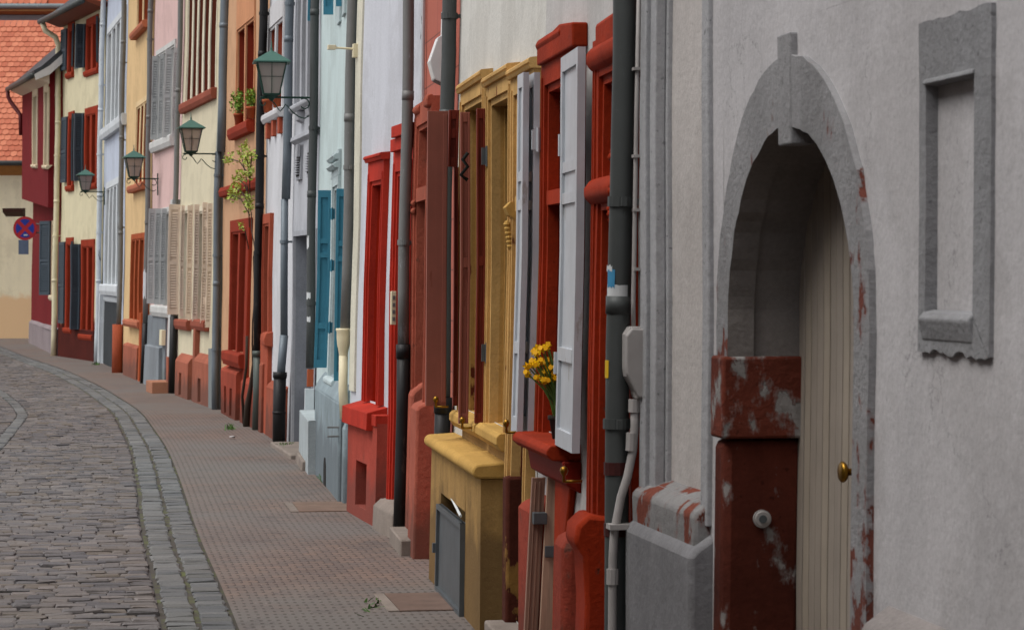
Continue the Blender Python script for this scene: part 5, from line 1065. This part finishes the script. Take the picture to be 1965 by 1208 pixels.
# ------------------------------------------------------------------ small things
# leaning boards under the red window
F = F1; un_, uf_ = URED
ua_, ub_ = F.uv(1020, 1150, .12)[0], F.uv(1075, 1150, .14)[0]
root = empty('board_hatch', F.P((ua_ + ub_) / 2, .15, 0), 'two weathered wooden boards strapped together, leaning under the red window sill', 'boards')
ub_ = (12.62 - F.B[1]) / F.t[1]
for i, (n0_, n1_, mt) in enumerate(((.085, .15, M['board2']), (.0, .082, M['board']))):
    mb = MB(); uu = ub_ + (1 - i) * .05; fn = lambda a, b, z: F.P(uu + a, b - z * .05 + .02, z); mb.hexa(fn, 0, .03, n0_, n1_, .0, 1.05 - (1 - i) * .03, seg=.3)
    if i == 0: mb.hexa(fn, -.006, 0, n0_ + .02, n0_ + .03, .0, 1.0); mb.hexa(fn, -.006, 0, n0_ + .045, n0_ + .05, .0, 1.0)
    mb.build('plank', mt, root, .003)
for n0_, z_ in ((.085, .80), (.03, .64)): mb = MB(); mb.box(F, ub_ - .015, ub_ + .0 + (.045 if n0_ > .05 else -.002), n0_ - .03, n0_ + .035, z_, z_ + .055); mb.build('strap', M['zinc'], root, .002)
# junction box and conduit on the plaster house
F = HA.F; zb0, zb1 = F.uv(1205, 768, .1)[1], F.uv(1205, 627, .1)[1]; ub_ = F.L + .05
root = empty('junction_box', F.P(ub_, .0, zb0), 'cream plastic junction box with cable pipe on the grey corner beside the drainpipe', 'junction box')
mb = MB(); fn = lambda a, b, z: F.P(ub_ - .14 + a, b, z)
pf = [(.0, zb0), (.045, zb0), (.05, zb0 + .03), (.088, zb0 + .09), (.092, zb0 + .12), (.092, zb1 - .03), (.07, zb1), (0, zb1)]; mb.prof(F, pf, ub_ - .1, ub_ + .0); bx_ = mb.build('case', M['plastic'], root, .006)
mb = MB(); pf = [(.0, zb0 + .008), (.047, zb0 + .01), (.092, zb0 + .1), (.096, zb0 + .13), (.096, zb1 - .035), (.072, zb1 - .006), (0, zb1 - .01)]; mb.prof(F, pf, ub_ - .14, ub_ - .105); mb.build('lid', M['plastic'], root, .006)
mb = MB(); q = lambda n_, z, u=ub_ - .08: F.P(u, n_, z)
mb.tube([q(.05, zb0), q(.048, zb0 - .1), q(.055, zb0 - .2), q(.075, zb0 - .3), q(.1, zb0 - .38), q(.125, 1.0), q(.13, .9), q(.13, .5), q(.13, 0)], .017, 10); cc = mb.build('cable_pipe', M['plastic'], root, smooth=True)
mb = MB(); mb.tube([q(.05, zb0), q(.05, zb0 - .05)], .024, 10); mb.tube([q(.06, zb0 - .13), q(.062, zb0 - .2)], .022, 10); mb.tube([q(.13, .8), q(.13, .86)], .024, 10); mb.box(F, ub_ - .12, ub_ - .04, .03, .15, 1.015, 1.035); mb.build('cable_clip', M['plastic'], cc)
mb = MB(); mb.tube([q(.055, zb1 - .01), q(.055, zb1 + .1), q(.05, 2.1), q(.04, 2.6), q(.035, 3.4)], .009, 8); mb.tube([q(.03, zb1), q(.028, 2.2), q(.02, 3.4)], .006, 6); cw = mb.build('cable', M['plastic'], root, smooth=True)
for z in (2.02, 2.25, 2.46, 2.8): mb = MB(); mb.box(F, ub_ - .1, ub_ - .06, .0, .055, z, z + .012); mb.build('cable_clip', M['plastic'], cw)
# white wall light by the brown shutters
F = HS.F; pY = 17.6; u = (pY - F.B[1]) / F.t[1]; root = empty('wall_light', F.P(u, .05, 3.2), 'white angular wall light box mounted on the red sandstone house by the drainpipe', 'wall light')
mb = MB(); mb.prof(F, [(.10, 3.62), (.13, 3.6), (.18, 3.44), (.145, 3.32), (.03, 3.27), (.02, 3.56)], u - .1, u + .08); mb.build('housing', M['white_metal'], root, .006); mb = MB(); mb.box(F, u - .03, u + .02, .0, .1, 3.58, 3.78); mb.build('arm', M['white_metal'], root, .004); mb = MB(); mb.prof(F, [(.142, 3.315), (.04, 3.265), (.04, 3.28), (.14, 3.33)], u - .09, u + .07); mb.build('lens', M['pipe_grey'], root)
# cream bracket light on the mint house corner
F = HB.F; u = F.L - .1; root = empty('bracket_light', F.P(u, .03, 4.0), 'small cream bar light sticking out from the white wall above the drainpipe', 'wall light'); mb = MB(); mb.box(F, u - .03, u + .03, 0, .06, 3.9, 4.02); mb.build('mount', M['pipe_cream'], root, .004)
mb = MB(); mb.tube([F.P(u, .04, 3.975), F.P(u, .26, 3.985)], .009, 8); mb.build('arm', M['pipe_cream'], root); mb = MB(); mb.box(F, u - .03, u + .03, .21, .28, 3.965, 4.005); mb.build('lamp_head', M['pipe_cream'], root, .004)
# no-stopping sign on a bracket
F = HD.F; Yd = 71.5; c = Vector(((48 - CX) / F_PX * Yd, Yd, EYE + (HY - 438) / F_PX * Yd)); root = empty('traffic_sign', c, 'round red and blue no-stopping sign with red cross at the dark red house', 'traffic sign')
r = .325; mb = MB(); disc = lambda r_, y: [(c.x + r_ * math.cos(2 * math.pi * i / 40), c.y + y, c.z + r_ * math.sin(2 * math.pi * i / 40)) for i in range(40)]
mb.add(disc(r, 0) + disc(r, .02), [tuple(range(40)), tuple(range(79, 39, -1))] + [(i, i + 40, (i + 1) % 40 + 40, (i + 1) % 40) for i in range(40)]); pl = mb.build('sign_plate', M['red_sign'], root)
for k in range(4):
    a0 = math.pi / 4 + k * math.pi / 2 + .20; a1 = a0 + math.pi / 2 - .40; ri = .255; pts = [(c.x + ri * math.cos(a0 + (a1 - a0) * i / 8), c.y - .004, c.z + ri * math.sin(a0 + (a1 - a0) * i / 8)) for i in range(9)]; am = (a0 + a1) / 2; pts.append((c.x + .07 * math.cos(am), c.y - .004, c.z + .07 * math.sin(am)))
    mb = MB(); mb.add(pts, [tuple(range(10))]); mb.build('blue_quarter', M['blue_sign'], pl)
mb = MB(); mb.box(Fac((c.x, c.y), (c.x - 1, c.y), 0, 0, 0), -.035, .035, .006, .01, -.2 + c.z, -.165 + c.z); mb.add([(c.x + .035, c.y - .008, c.z - .155), (c.x + .035, c.y - .008, c.z - .21), (c.x + .085, c.y - .008, c.z - .1825)], [(0, 1, 2)]); mb.build('arrow', M['sticker'], pl)
mb = MB(); wq = F.P((Yd - F.B[1]) / F.t[1], 0, c.z); mb.tube([c + Vector((0, .03, .12)), Vector(wq) + Vector((.1, .1, .12))], .02, 8); mb.tube([c + Vector((0, .03, -.12)), Vector(wq) + Vector((.1, .1, -.12))], .02, 8); mb.build('bracket', M['pipe_grey'], root)
c2 = Vector(((45 - CX) / F_PX * 72.5, 72.5, EYE + (HY - 474) / F_PX * 72.5)); mb = MB(); mb.add([(c2.x - .14, c2.y, c2.z - .2), (c2.x + .14, c2.y, c2.z - .2), (c2.x + .14, c2.y, c2.z + .2), (c2.x - .14, c2.y, c2.z + .2), (c2.x - .14, c2.y + .02, c2.z - .2), (c2.x + .14, c2.y + .02, c2.z - .2), (c2.x + .14, c2.y + .02, c2.z + .2), (c2.x - .14, c2.y + .02, c2.z + .2)], [(0, 1, 2, 3), (4, 7, 6, 5), (0, 4, 5, 1), (1, 5, 6, 2), (2, 6, 7, 3), (3, 7, 4, 0)]); mb.build('lower_plate', paint('plate_bluegrey', '#5b6a80', .5, streak=.5), root)
# brown timber canopy beyond the sign
mb = MB(); c = Vector(((30 - CX) / F_PX * 80, 80, EYE + (HY - 408) / F_PX * 80)); K = Fac((c.x + .3, c.y), (c.x - .3, c.y), 0, 0, 0); mb.prof(K, [(0, c.z - .12), (.5, c.z + .0), (.55, c.z + .12), (0, c.z + .14)], 0, .6); o = mb.build('canopy', paint('canopy_brown', '#4f342c', .8), None, loc=tuple(c)); tag(o, 'small brown projecting canopy behind the traffic sign', 'canopy')
# litter
for px_, py_, lab in ((447, 842, 'white crumpled paper on the pavement near the climbing plant'), (174, 741, 'white paper scrap at the gutter far down the street')):
    Yd = F_PX * EYE / (py_ - HY); X = (px_ - CX) / F_PX * Yd; mb = MB(); k = 9
    mb.add([(X + (i - 1) * .03 + random.uniform(-.01, .01), Yd + (j - 1) * .05 + random.uniform(-.015, .015), .012 + random.uniform(0, .03)) for i in range(3) for j in range(3)], [(0, 1, 4, 3), (1, 2, 5, 4), (3, 4, 7, 6), (4, 5, 8, 7)]); tag(mb.build('paper_litter', M['sticker'], None, loc=(X, Yd, 0)), lab, 'litter', 'paper scraps on the street')
